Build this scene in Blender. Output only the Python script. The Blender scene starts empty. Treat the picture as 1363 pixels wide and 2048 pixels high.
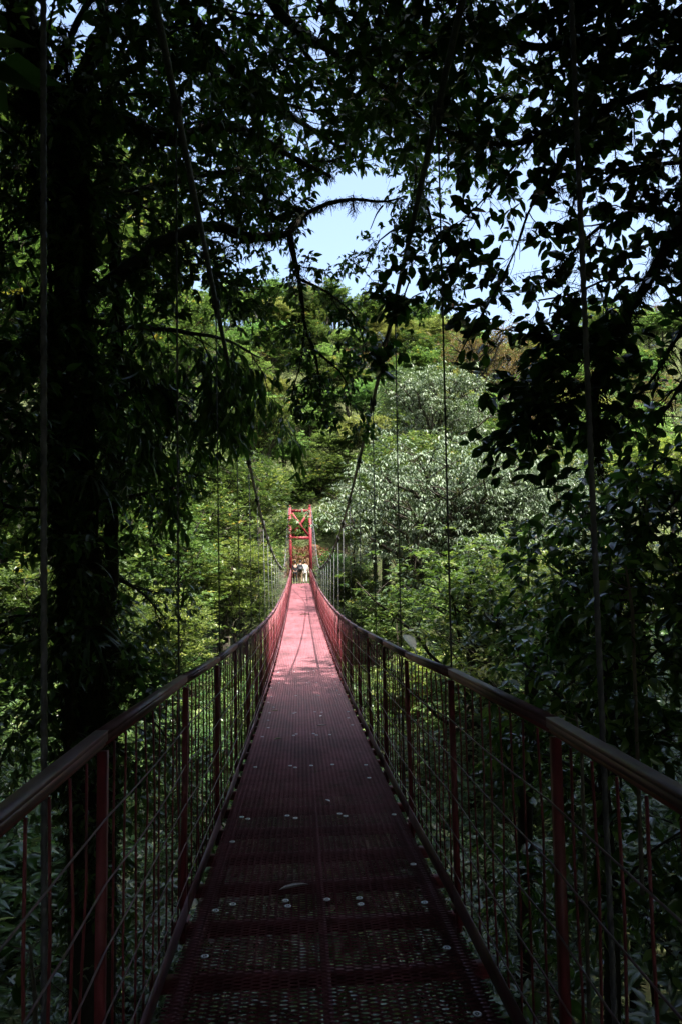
import bpy, math, random
import numpy as np
from mathutils import Vector, Matrix
R_ = math.radians
rng = np.random.default_rng(7)
random.seed(7)
scene = bpy.context.scene
COL = scene.collection

# ------------------------------------------------------------------ camera
EYE = np.array([-0.085, 0.0, 1.56])
FPX = 1480.0                       # focal length in photo pixels (photo 1363 x 2048)
YAW, PITCH, ROLL = R_(3.26), R_(4.85), 0.018
F = np.array([math.sin(YAW) * math.cos(PITCH), math.cos(YAW) * math.cos(PITCH), math.sin(PITCH)])
Rt = np.cross(F, [0, 0, 1.0]); Rt /= np.linalg.norm(Rt)
Up = np.cross(Rt, F)
Rr = Rt * math.cos(ROLL) - Up * math.sin(ROLL)
Ur = Up * math.cos(ROLL) + Rt * math.sin(ROLL)
cam_d = bpy.data.cameras.new('camera')
cam = bpy.data.objects.new('camera', cam_d)
COL.objects.link(cam)
M = Matrix.Identity(4)
for i in range(3):
    M[i][0], M[i][1], M[i][2], M[i][3] = Rr[i], Ur[i], -F[i], EYE[i]
cam.matrix_world = M
cam_d.sensor_fit = 'VERTICAL'
cam_d.sensor_height = 36.0
cam_d.lens = FPX / 2048 * 36
cam_d.clip_start = 0.05
cam_d.clip_end = 2000
scene.camera = cam


def at(px, py, Y):
    """world point on the plane y=Y seen at photo pixel (px, py)"""
    d = F * FPX + Rr * (px - 681.5) - Ur * (py - 1024)
    return EYE + d * ((Y - EYE[1]) / d[1])


def proj(P):
    P = np.atleast_2d(P) - EYE
    z = P @ F
    z = np.where(z < 0.05, 0.05, z)
    return np.stack([681.5 + FPX * (P @ Rr) / z, 1024 - FPX * (P @ Ur) / z], 1), P @ F


def inside(poly, pts):
    x, y = pts[:, 0], pts[:, 1]
    c = np.zeros(len(pts), bool)
    n = len(poly)
    for i in range(n):
        x1, y1 = poly[i]; x2, y2 = poly[(i + 1) % n]
        cond = ((y1 > y) != (y2 > y))
        with np.errstate(divide='ignore', invalid='ignore'):
            xi = (x2 - x1) * (y - y1) / ((y2 - y1) if y2 != y1 else 1e-9) + x1
        c ^= cond & (x < xi)
    return c


# ------------------------------------------------------------------ tagging
def tag(o, label=None, cat=None, group=None, kind=None):
    if label: o['label'] = label
    if cat: o['category'] = cat
    if group: o['group'] = group
    if kind: o['kind'] = kind
    return o


def empty(name, loc=(0, 0, 0)):
    o = bpy.data.objects.new(name, None)
    COL.objects.link(o)
    o.location = tuple(float(v) for v in loc)
    o.empty_display_size = 0.2
    return o


# ------------------------------------------------------------------ mesh collecting
class MB:
    def __init__(s):
        s.V = []; s.Q = []; s.T = []; s.n = 0; s.rq = []; s.rt = []

    def add(s, V, Q=None, T=None, rq=None, rt=None):
        V = np.asarray(V, float).reshape(-1, 3)
        if Q is not None and len(Q):
            Q = np.asarray(Q, int).reshape(-1, 4)
            s.Q.append(Q + s.n)
            s.rq.append(np.full(len(Q), random.random()) if rq is None else rq)
        if T is not None and len(T):
            T = np.asarray(T, int).reshape(-1, 3)
            s.T.append(T + s.n)
            s.rt.append(np.full(len(T), random.random()) if rt is None else rt)
        s.V.append(V); s.n += len(V)

    def box(s, lo, hi, M=None):
        x0, y0, z0 = lo; x1, y1, z1 = hi
        V = np.array([(x0, y0, z0), (x1, y0, z0), (x1, y1, z0), (x0, y1, z0), (x0, y0, z1), (x1, y0, z1), (x1, y1, z1), (x0, y1, z1)], float)
        if M is not None: V = V @ M[0].T + M[1]
        s.add(V, [(0, 3, 2, 1), (4, 5, 6, 7), (0, 1, 5, 4), (1, 2, 6, 5), (2, 3, 7, 6), (3, 0, 4, 7)])

    def bar(s, a, b, w, h, up=(0, 0, 1)):
        a = np.asarray(a, float); b = np.asarray(b, float)
        d = b - a; L = np.linalg.norm(d); d = d / L
        x = np.cross(d, up); x /= np.linalg.norm(x); z = np.cross(x, d)
        s.box((-w / 2, 0, -h / 2), (w / 2, L, h / 2), (np.stack([x, d, z], 1), a))

    def tube(s, P, r, n=6, cap=True):
        P = np.asarray(P, float); m = len(P)
        r = np.broadcast_to(np.asarray(r, float), (m,))
        T = np.gradient(P, axis=0); T /= np.linalg.norm(T, axis=1)[:, None] + 1e-12
        ref = np.array([0, 0, 1.0]) if abs(T[:, 2]).mean() < 0.8 else np.array([1.0, 0, 0])
        U = np.cross(T, ref); U /= np.linalg.norm(U, axis=1)[:, None] + 1e-12
        W = np.cross(T, U)
        a = np.linspace(0, 2 * np.pi, n, endpoint=False)
        V = P[:, None] + r[:, None, None] * (np.cos(a)[None, :, None] * U[:, None] + np.sin(a)[None, :, None] * W[:, None])
        i = np.arange(m - 1)[:, None] * n; j = np.arange(n)[None]; k = (j + 1) % n
        Q = np.stack([i + j, i + k, i + n + k, i + n + j], -1).reshape(-1, 4)
        V = V.reshape(-1, 3)
        T3 = None
        if cap:
            V = np.vstack([V, P[0], P[-1]])
            q = np.arange(n); q2 = (q + 1) % n
            T3 = np.vstack([np.stack([q2, q, np.full(n, m * n)], 1), np.stack([(m - 1) * n + q, (m - 1) * n + q2, np.full(n, m * n + 1)], 1)])
        s.add(V, Q, T3)

    def mesh(s, name, mat, smooth=False):
        me = bpy.data.meshes.new(name)
        V = np.vstack(s.V) if s.V else np.zeros((0, 3))
        Q = np.vstack(s.Q) if s.Q else np.zeros((0, 4), int)
        T = np.vstack(s.T) if s.T else np.zeros((0, 3), int)
        me.vertices.add(len(V)); me.vertices.foreach_set('co', V.astype(np.float32).ravel())
        li = np.concatenate([Q.ravel(), T.ravel()]).astype(np.int32)
        me.loops.add(len(li)); me.loops.foreach_set('vertex_index', li)
        ls = np.concatenate([np.arange(len(Q)) * 4, len(Q) * 4 + np.arange(len(T)) * 3]).astype(np.int32)
        me.polygons.add(len(ls)); me.polygons.foreach_set('loop_start', ls)
        me.update(calc_edges=True)
        rnd = np.concatenate(([*s.rq] if s.rq else []) + ([*s.rt] if s.rt else []) or [np.zeros(0)]).astype(np.float32)
        at_ = me.attributes.new('rnd', 'FLOAT', 'FACE')
        at_.data.foreach_set('value', rnd)
        if smooth: me.polygons.foreach_set('use_smooth', np.ones(len(ls), bool))
        me.materials.append(mat)
        return me

    def build(s, name, mat, parent=None, smooth=False, loc=None):
        o = bpy.data.objects.new(name, s.mesh(name, mat, smooth))
        COL.objects.link(o)
        if parent is not None: o.parent = parent
        if loc is not None: o.location = loc
        return o


# ------------------------------------------------------------------ leaf templates (along, side, up); quads then tris
def tmpl_rhomb(w=.5):
    V = [(0, 0, 0), (.45, w / 2, .10), (1, 0, 0), (.45, -w / 2, .10)]
    return np.array(V), None, np.array([(0, 2, 1), (0, 3, 2)])


def tmpl_oval(w=.5, curl=.12, st=((.2, .72), (.5, 1.), (.8, .66))):
    V = [(0, 0, 0)]
    for t, k in st:
        z = -curl * t * t
        V += [(t, k * w / 2, z + .09 * k), (t, 0, z), (t, -k * w / 2, z + .09 * k)]
    V.append((1, 0, -curl))
    Q = []
    n = len(st)
    for i in range(n - 1):
        a = 1 + 3 * i
        Q += [(a + 1, a + 4, a + 3, a), (a + 2, a + 5, a + 4, a + 1)]
    l = 1 + 3 * (n - 1)
    T = [(0, 2, 1), (0, 3, 2), (l + 1, 3 * n + 1, l), (l + 2, 3 * n + 1, l + 1)]
    return np.array(V), np.array(Q), np.array(T)


def tmpl_blade(w=.06, curl=.5):
    V = []; n = 6
    for i in range(n):
        t = i / (n - 1)
        k = (1 - t ** 2) * .9 + .1 if i < n - 1 else .05
        V += [(t * (1 - .25 * curl * t), k * w / 2, -curl * t * t + .01), (t * (1 - .25 * curl * t), -k * w / 2, -curl * t * t + .01)]
    Q = [(2 * i, 2 * i + 1, 2 * i + 3, 2 * i + 2) for i in range(n - 1)]
    return np.array(V), np.array(Q), None


RHOMB = tmpl_rhomb(.55)
RHOMBN = tmpl_rhomb(.34)
OVAL = tmpl_oval(.58, .10)
OVALP = tmpl_oval(.44, .22, ((.25, .9), (.5, .95), (.78, .5)))
LONG = tmpl_oval(.27, .30, ((.2, .8), (.5, 1.), (.8, .55)))
BLADE = tmpl_blade(.055, .7)
MOSS = tmpl_blade(.09, .5)


def unit(v):
    return v / (np.linalg.norm(v, axis=-1, keepdims=True) + 1e-12)


def leaves(mb, P, A, N, S, tmpl, rnd=None):
    V, Q, T = tmpl
    n = len(P)
    if n == 0: return
    A = unit(A); Y = unit(np.cross(N, A)); Z = np.cross(A, Y)
    S = np.broadcast_to(np.asarray(S, float), (n,))
    W = P[:, None] + S[:, None, None] * (V[None, :, :1] * A[:, None] + V[None, :, 1:2] * Y[:, None] + V[None, :, 2:] * Z[:, None])
    k = len(V)
    off = (np.arange(n) * k)[:, None, None]
    r = rng.random(n) if rnd is None else rnd
    q = (Q[None] + off).reshape(-1, 4) if Q is not None else None
    t = (T[None] + off).reshape(-1, 3) if T is not None else None
    mb.add(W.reshape(-1, 3), q, t, np.repeat(r, len(Q)) if Q is not None else None, np.repeat(r, len(T)) if T is not None else None)


# ------------------------------------------------------------------ materials
def mat_new(name):
    m = bpy.data.materials.new(name); m.use_nodes = True
    nt = m.node_tree
    for n in list(nt.nodes): nt.nodes.remove(n)
    out = nt.nodes.new('ShaderNodeOutputMaterial')
    return m, nt, out


def ramp(nt, fac, stops):
    r = nt.nodes.new('ShaderNodeValToRGB')
    e = r.color_ramp.elements
    while len(e) < len(stops): e.new(0.5)
    for i, (p, c) in enumerate(stops):
        e[i].position = p; e[i].color = (*c, 1)
    nt.links.new(fac, r.inputs[0])
    return r.outputs[0]


def leaf_mat(name, stops, rough=.4, trans=.35, spec=.5, tcol=1.6, objvar=.25):
    m, nt, out = mat_new(name)
    L = nt.links
    a = nt.nodes.new('ShaderNodeAttribute'); a.attribute_name = 'rnd'
    c = ramp(nt, a.outputs['Fac'], stops)
    oi = nt.nodes.new('ShaderNodeObjectInfo')
    mr = nt.nodes.new('ShaderNodeMapRange')
    mr.inputs[3].default_value = 1 - objvar; mr.inputs[4].default_value = 1 + objvar
    L.new(oi.outputs['Random'], mr.inputs[0])
    hs = nt.nodes.new('ShaderNodeHueSaturation')
    mh = nt.nodes.new('ShaderNodeMath'); mh.operation = 'MULTIPLY_ADD'
    mh.inputs[1].default_value = .05 * objvar / .25; mh.inputs[2].default_value = .5 - .025 * objvar / .25
    mm = nt.nodes.new('ShaderNodeMath'); mm.operation = 'MULTIPLY'; mm.inputs[1].default_value = 7.31
    mf = nt.nodes.new('ShaderNodeMath'); mf.operation = 'FRACT'
    L.new(oi.outputs['Random'], mm.inputs[0]); L.new(mm.outputs[0], mf.inputs[0]); L.new(mf.outputs[0], mh.inputs[0])
    L.new(mh.outputs[0], hs.inputs['Hue']); L.new(mr.outputs[0], hs.inputs['Value']); L.new(c, hs.inputs['Color'])
    col = hs.outputs[0]
    b = nt.nodes.new('ShaderNodeBsdfPrincipled')
    L.new(col, b.inputs['Base Color']); b.inputs['Roughness'].default_value = rough
    b.inputs['Specular IOR Level'].default_value = spec
    if trans > 0:
        t = nt.nodes.new('ShaderNodeBsdfTranslucent')
        mx = nt.nodes.new('ShaderNodeMix'); mx.data_type = 'RGBA'; mx.blend_type = 'MULTIPLY'
        mx.inputs[0].default_value = 1
        mx.inputs[7].default_value = (tcol * 1.05, tcol * 1.15, tcol * .6, 1)
        L.new(col, mx.inputs[6]); L.new(mx.outputs[2], t.inputs[0])
        ms = nt.nodes.new('ShaderNodeMixShader'); ms.inputs[0].default_value = trans
        L.new(b.outputs[0], ms.inputs[1]); L.new(t.outputs[0], ms.inputs[2]); L.new(ms.outputs[0], out.inputs[0])
    else:
        L.new(b.outputs[0], out.inputs[0])
    return m


def noise_mat(name, stops, scale=6, rough=.8, bump=.3, detail=6, spec=.3, metallic=0.0, stretch=None):
    m, nt, out = mat_new(name)
    L = nt.links
    tc = nt.nodes.new('ShaderNodeTexCoord'); src = tc.outputs['Object']
    if stretch:
        mp = nt.nodes.new('ShaderNodeMapping'); mp.inputs['Scale'].default_value = stretch
        L.new(src, mp.inputs[0]); src = mp.outputs[0]
    n = nt.nodes.new('ShaderNodeTexNoise'); n.inputs['Scale'].default_value = scale; n.inputs['Detail'].default_value = detail
    L.new(src, n.inputs['Vector'])
    c = ramp(nt, n.outputs['Fac'], stops)
    b = nt.nodes.new('ShaderNodeBsdfPrincipled'); L.new(c, b.inputs['Base Color'])
    b.inputs['Roughness'].default_value = rough; b.inputs['Specular IOR Level'].default_value = spec
    b.inputs['Metallic'].default_value = metallic
    if bump:
        n2 = nt.nodes.new('ShaderNodeTexNoise'); n2.inputs['Scale'].default_value = scale * 4; n2.inputs['Detail'].default_value = 5
        L.new(src, n2.inputs['Vector'])
        bp = nt.nodes.new('ShaderNodeBump'); bp.inputs['Strength'].default_value = bump; bp.inputs['Distance'].default_value = .03
        L.new(n2.outputs['Fac'], bp.inputs['Height']); L.new(bp.outputs[0], b.inputs['Normal'])
    L.new(b.outputs[0], out.inputs[0])
    return m


MAT = {}
MAT['bright'] = leaf_mat('bright_leaf', [(0, (.045, .075, .025)), (.5, (.085, .145, .048)), (1, (.19, .28, .11))], .45, .3)
MAT['mid'] = leaf_mat('mid_leaf', [(0, (.025, .045, .014)), (.6, (.062, .095, .028)), (.95, (.14, .18, .06)), (1, (.26, .20, .05))], .42, .3)
MAT['olive'] = leaf_mat('olive_leaf', [(0, (.08, .09, .035)), (.5, (.15, .17, .06)), (1, (.26, .26, .11))], .5, .25)
MAT['brown'] = leaf_mat('brown_leaf', [(0, (.09, .07, .035)), (.5, (.15, .11, .05)), (1, (.22, .17, .08))], .6, .2)
MAT['greygreen'] = leaf_mat('grey_green_leaf', [(0, (.06, .09, .05)), (.5, (.10, .14, .07)), (1, (.18, .22, .13))], .45, .2)
MAT['silver'] = leaf_mat('silver_leaf', [(0, (.04, .065, .03)), (.5, (.10, .135, .075)), (1, (.20, .24, .16))], .48, .15, .6)
MAT['yellowgreen'] = leaf_mat('yellow_green_leaf', [(0, (.05, .08, .02)), (.6, (.10, .14, .035)), (1, (.22, .24, .075))], .4, .35)
MAT['glossy'] = leaf_mat('glossy_dark_leaf', [(0, (.012, .035, .010)), (.6, (.028, .07, .014)), (1, (.055, .12, .02))], .30, .30, .5, 1.8, .15)
MAT['under'] = leaf_mat('understory_leaf', [(0, (.025, .05, .016)), (.6, (.06, .105, .032)), (.93, (.11, .17, .05)), (1, (.24, .27, .10))], .30, .25, .5, 1.6, .25)
MAT['bush'] = leaf_mat('bush_leaf', [(0, (.02, .05, .012)), (.6, (.065, .13, .03)), (1, (.16, .24, .07))], .25, .28, .7, 1.7, .1)
MAT['canopy'] = leaf_mat('canopy_leaf', [(0, (.025, .055, .015)), (.7, (.05, .105, .025)), (1, (.10, .17, .04))], .36, .32, .4, 1.8, .15)
MAT['strap'] = leaf_mat('strap_leaf', [(0, (.03, .06, .02)), (1, (.07, .12, .05))], .35, .2, .5)
MAT['moss'] = leaf_mat('moss', [(0, (.018, .020, .007)), (1, (.05, .055, .018))], .9, .1, .1, 1.2, .1)
MAT['bark'] = noise_mat('bark', [(.3, (.018, .014, .010)), (.5, (.035, .028, .02)), (.62, (.032, .038, .015)), (.75, (.06, .055, .04))], 5, .9, .6)
MAT['pale_bark'] = noise_mat('pale_bark', [(.3, (.09, .07, .05)), (.6, (.17, .14, .10)), (.8, (.25, .22, .17))], 6, .85, .5)
MAT['soil'] = noise_mat('soil', [(.3, (.035, .028, .016)), (.5, (.05, .06, .02)), (.7, (.07, .09, .03))], .35, .95, .5)
MAT['red_soil'] = noise_mat('red_soil', [(.3, (.06, .032, .018)), (.55, (.12, .055, .03)), (.75, (.07, .075, .03))], 2.0, .95, .6)
MAT['galv'] = noise_mat('galvanised_steel', [(.3, (.07, .07, .08)), (.6, (.125, .125, .135)), (.8, (.19, .19, .20))], 20, .6, .15, metallic=.3, spec=.3)
MAT['cable'] = noise_mat('dark_cable', [(.3, (.06, .06, .065)), (.7, (.13, .13, .14))], 30, .6, .4, metallic=.3, spec=.4)
MAT['zinc'] = noise_mat('zinc_washer', [(.3, (.35, .35, .38)), (.7, (.55, .55, .58))], 40, .35, .1, metallic=.6, spec=.5)
MAT['pale_leaf'] = noise_mat('dry_leaf', [(.3, (.55, .53, .52)), (.7, (.78, .76, .74))], 20, .6, .2)
MAT['dry_green'] = noise_mat('fallen_green_leaf', [(.3, (.12, .16, .04)), (.7, (.24, .26, .08))], 20, .6, .2)


def paint_mat(name, base, worn, rough=.42, spec=.5):
    m, nt, out = mat_new(name); L = nt.links
    tc = nt.nodes.new('ShaderNodeTexCoord')
    n1 = nt.nodes.new('ShaderNodeTexNoise'); n1.inputs['Scale'].default_value = 1.1; n1.inputs['Detail'].default_value = 8; n1.inputs['Roughness'].default_value = .65
    n2 = nt.nodes.new('ShaderNodeTexNoise'); n2.inputs['Scale'].default_value = 9; n2.inputs['Detail'].default_value = 6
    L.new(tc.outputs['Object'], n1.inputs['Vector']); L.new(tc.outputs['Object'], n2.inputs['Vector'])
    dark = tuple(v * .55 for v in base)
    c1 = ramp(nt, n1.outputs['Fac'], [(.32, dark), (.48, base), (.66, worn)])
    c2 = ramp(nt, n2.outputs['Fac'], [(.30, (.55, .5, .5)), (.5, (1, 1, 1))])
    mp = nt.nodes.new('ShaderNodeMapping'); mp.inputs['Scale'].default_value = (3.2, .55, 1)
    n3 = nt.nodes.new('ShaderNodeTexNoise'); n3.inputs['Scale'].default_value = 1.4; n3.inputs['Detail'].default_value = 9; n3.inputs['Roughness'].default_value = .7
    L.new(tc.outputs['Object'], mp.inputs[0]); L.new(mp.outputs[0], n3.inputs['Vector'])
    c3 = ramp(nt, n3.outputs['Fac'], [(.38, (.42, .36, .34)), (.52, (1, 1, 1)), (.66, (1.15, 1.15, 1.15))])
    mx3 = nt.nodes.new('ShaderNodeMix'); mx3.data_type = 'RGBA'; mx3.blend_type = 'MULTIPLY'; mx3.inputs[0].default_value = .75
    L.new(c2, mx3.inputs[6]); L.new(c3, mx3.inputs[7]); c2 = mx3.outputs[2]
    mx = nt.nodes.new('ShaderNodeMix'); mx.data_type = 'RGBA'; mx.blend_type = 'MULTIPLY'; mx.inputs[0].default_value = .8
    L.new(c1, mx.inputs[6]); L.new(c2, mx.inputs[7])
    b = nt.nodes.new('ShaderNodeBsdfPrincipled'); L.new(mx.outputs[2], b.inputs['Base Color'])
    b.inputs['Specular IOR Level'].default_value = spec
    rr = nt.nodes.new('ShaderNodeMapRange'); rr.inputs[3].default_value = rough - .1; rr.inputs[4].default_value = rough + .2
    L.new(n2.outputs['Fac'], rr.inputs[0]); L.new(rr.outputs[0], b.inputs['Roughness'])
    L.new(b.outputs[0], out.inputs[0])
    return m


MAT['deck'] = paint_mat('red_deck_paint', (.165, .040, .052), (.205, .066, .08), .42, .5)
MAT['red'] = paint_mat('red_paint', (.17, .024, .032), (.22, .04, .05), .5)
MAT['tower'] = paint_mat('tower_red_paint', (.22, .022, .032), (.26, .04, .05), .5, .3)
MAT['rail'] = paint_mat('dark_red_rail_paint', (.13, .05, .065), (.22, .13, .15), .45)

# ------------------------------------------------------------------ bridge profile
_py = np.array([-8, -3, 0, 2.6, 3.6, 4.8, 6.3, 10, 13, 17, 22, 27.5, 34, 41, 49, 52, 56, 62])
_pz = np.array([.04, .03, .01, 0, -.03, -.09, -.14, -.24, -.29, -.29, -.22, -.10, .14, .46, .85, .92, .95, .97])


def smoothi(y, X, Z):
    y = np.asarray(y, float)
    m = np.gradient(Z, X)
    i = np.clip(np.searchsorted(X, y) - 1, 0, len(X) - 2)
    h = X[i + 1] - X[i]; t = np.clip((y - X[i]) / h, 0, 1)
    return (2 * t**3 - 3 * t**2 + 1) * Z[i] + (t**3 - 2 * t**2 + t) * h * m[i] + (-2 * t**3 + 3 * t**2) * Z[i + 1] + (t**3 - t**2) * h * m[i + 1]


def dz(y): return smoothi(y, _py, _pz)


_cy = np.array([-5, 0, 2, 4.1, 6.15, 8.2, 10.3, 12.4, 16, 20, 25, 30, 34, 37, 41, 45, 52])
_cz = np.array([4.35, 3.45, 3.09, 2.72, 2.32, 1.95, 1.60, 1.27, .87, .58, .40, .33, .38, .80, 1.9, 3.05, 4.85])


def cz(y): return 1.56 + smoothi(y, _cy, _cz)


_cxw = (np.array([-5, 30, 37, 52]), np.array([.745, .80, .80, .78]))


def cxw(y): return np.interp(y, *_cxw)


BR = empty('suspension_bridge', (0, -6, 0))
tag(BR, 'long red steel hanging footbridge with mesh deck sagging across the forest ravine', 'bridge')
BRO = Vector((0, 6, 0))          # children are in world coords -> offset


def bpart(mb, name, mat, parent=None, smooth=False):
    o = mb.build(name, MAT[mat] if isinstance(mat, str) else mat, parent or BR, smooth)
    if parent is None: o.location = BRO
    return o


# deck of expanded metal: zigzag strands, real openings
W2 = .60
cellw, pitch = .072, .0135
y_edges = np.arange(-2.4, 61.7, 2.44)
nb = int(2 * W2 / (cellw / 2)) + 1
xb_ = np.linspace(-W2, W2, nb)
xs = np.sort(np.concatenate([xb_ - .16 * cellw / 2, xb_ + .16 * cellw / 2]))
sgb = np.repeat(np.arange(nb) % 2, 2)
for y0 in y_edges:
    y1 = y0 + 2.432
    rows = np.arange(y0, y1, pitch * 2)
    mb = MB()
    dzp = rng.normal(0, .0015)
    for par in (0, 1):
        yr = rows[:, None] + par * pitch
        sg = ((sgb + par) % 2) * 2 - 1
        yy = yr + sg[None] * pitch * .44
        X = np.broadcast_to(xs, yy.shape)
        Z = dz(yy) + dzp + .0008 * sg[None]
        w, h = .0026, .0021
        bot = np.stack([X, yy - w, Z - h], -1); top = np.stack([X, yy + w, Z + h], -1)
        m, k = yy.shape
        V = np.stack([bot, top], 2).reshape(-1, 3)
        i = (np.arange(m)[:, None] * k + np.arange(k - 1)[None]) * 2
        Q = np.stack([i, i + 2, i + 3, i + 1], -1).reshape(-1, 4)
        mb.add(V, Q)
    bpart(mb, 'deck_panel', 'deck')
# frame below the deck: three stringers and the cross beams
ys = np.arange(-3, 62, .5)
for x in (-.56, 0, .56):
    mb = MB()
    w = .02 if x else .018
    P = [np.stack([np.full_like(ys, x + sx * w), ys, dz(ys) - .008 + sz], 1) for sx, sz in ((-1, 0), (1, 0), (1, -.06), (-1, -.06))]
    n = len(ys)
    V = np.vstack(P)
    Q = []
    for k in range(4):
        a, b = k * n, ((k + 1) % 4) * n
        j = np.arange(n - 1); Q.append(np.stack([a + j, b + j, b + j + 1, a + j + 1], 1))
    mb.add(V, np.vstack(Q))
    bpart(mb, 'stringer', 'red')
cb = np.arange(.68, 62, .514)
mbr = MB()
for i, y in enumerate(cb):
    z = float(dz(y))
    mb = MB() if i < 100 else mbr
    mb.box((-.72, y - .03, z - .105), (.72, y + .03, z - .071))
    mb.box((-.72, y - .004, z - .135), (.72, y + .004, z - .106))
    if i < 100: bpart(mb, 'cross_beam', 'red')
o = bpart(mbr, 'cross_beam', 'red'); o['kind'] = 'stuff'
# washers and bolts
for i, y in enumerate(cb[:30]):
    z = float(dz(y)) + .005
    xs_ = (-.5, .5) if i % 3 else (-.5, -.17, .03, .18, .5)
    for x in xs_:
        for dy in ((-.03, .03) if (i % 3 == 0) else (0,)):
            if rng.random() < (.25 if i < 8 else .5): continue
            xx, yy = x + rng.normal(0, .03), y + dy + rng.normal(0, .01)
            mb = MB()
            n = 14; a = np.linspace(0, 2 * np.pi, n, endpoint=False)
            ro, ri = .0175, .0075
            V = []
            for r, zz in ((ro, z - .002), (ro, z + .001), (ri, z + .001), (ri, z - .003)):
                V.append(np.stack([xx + r * np.cos(a), yy + r * np.sin(a), np.full(n, zz)], 1))
            V = np.vstack(V); j = np.arange(n); k = (j + 1) % n
            Q = np.vstack([np.stack([q * n + j, q * n + k, (q + 1) * n + k, (q + 1) * n + j], 1) for q in range(3)])
            mb.add(V, Q)
            mb.tube([(xx, yy, z - .004), (xx, yy, z + .001)], .0045, 6)
            bpart(mb, 'washer', 'zinc')
# railings
posts_y = np.arange(2.2 - 1.48 * 3, 52.5, 1.48)
RH = 1.115
RX = .655


def rail_z(y):
    return np.interp(y, posts_y, dz(posts_y)) + RH


thin = []
for s in (-1, 1):
    mb = MB(); j2 = 0
    for a, b in zip(posts_y[:-1], posts_y[1:]):
        za, zb = float(dz(a)) + RH, float(dz(b)) + RH
        j1, j2 = j2, rng.normal(0, .003)
        mb.bar((s * RX + j1, a - .012, za), (s * RX + j2, b + .012, zb), .039, .010)
        mb.bar((s * (RX - .0165) + j1, a - .01, za - .014), (s * (RX - .0165) + j2, b + .01, zb - .014), .006, .018)
        mb.bar((s * (RX + .0165) + j1, a - .01, za - .014), (s * (RX + .0165) + j2, b + .01, zb - .014), .006, .018)
    o = bpart(mb, 'handrail', 'rail')
    mb = MB()
    for a, b in zip(posts_y[:-1], posts_y[1:]):
        mb.tube([(s * RX, a - .01, float(dz(a)) + RH - .035), (s * RX, b + .01, float(dz(b)) + RH - .035)], .009, 8)
    bpart(mb, 'rail_pipe', 'red', None, True)
    mb = MB()
    for a, b in zip(posts_y[:-1], posts_y[1:]):
        mb.bar((s * .635, a, float(dz(a)) + .045), (s * .635, b, float(dz(b)) + .045), .006, .09)
    bpart(mb, 'kick_plate', 'rail')
    for y in posts_y:
        z = float(dz(y)); mb = MB()
        tl = rng.normal(0, .006)
        mb.bar((s * RX, y, z - .12), (s * RX + tl, y, z + RH - .052), .026, .030, (0, 1, 0))
        mb.box((s * RX - .03, y - .045, z - .02), (s * RX + .03, y + .045, z - .012))
        bpart(mb, 'post', 'red')
    for a, b in zip(posts_y[:-1], posts_y[1:]):
        for k in range(1, 10):
            thin.append((a + (b - a) * k / 10 + rng.normal(0, .004), s))
    for k, hh in enumerate((.16, .34, .52, .70, .88)):
        P = []
        for a, b in zip(posts_y[:-1], posts_y[1:]):
            sag = abs(rng.normal(.008, .006)); sx = rng.normal(0, .006)
            for t in (0, .25, .5, .75):
                y = a + (b - a) * t
                z = (1 - t) * float(dz(a)) + t * float(dz(b))
                P.append((s * (RX - .017) + sx * 4 * t * (1 - t), y, z + hh - sag * 4 * t * (1 - t)))
        P.append((s * (RX - .017), posts_y[-1], float(dz(posts_y[-1])) + hh))
        mb = MB(); mb.tube(P, .0034, 5)
        bpart(mb, 'railing_wire', 'rail')
thin.sort(key=lambda t: abs(t[0] - 1.3))
mbr = MB()
for i, (y, s) in enumerate(thin):
    z = float(np.interp(y, posts_y, dz(posts_y)))
    mb = MB() if i < 98 else mbr
    b1, b2 = rng.normal(0, .006, 2)
    mb.tube([(s * RX, y, z - .03), (s * RX + b1, y + b2 * .5, z + .4), (s * RX + b2, y + b1 * .5, z + .75), (s * RX, y, z + RH - .05)], .0042, 5)
    if i < 98: bpart(mb, 'baluster', 'red')
o = bpart(mbr, 'baluster', 'red'); o['kind'] = 'stuff'
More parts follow.
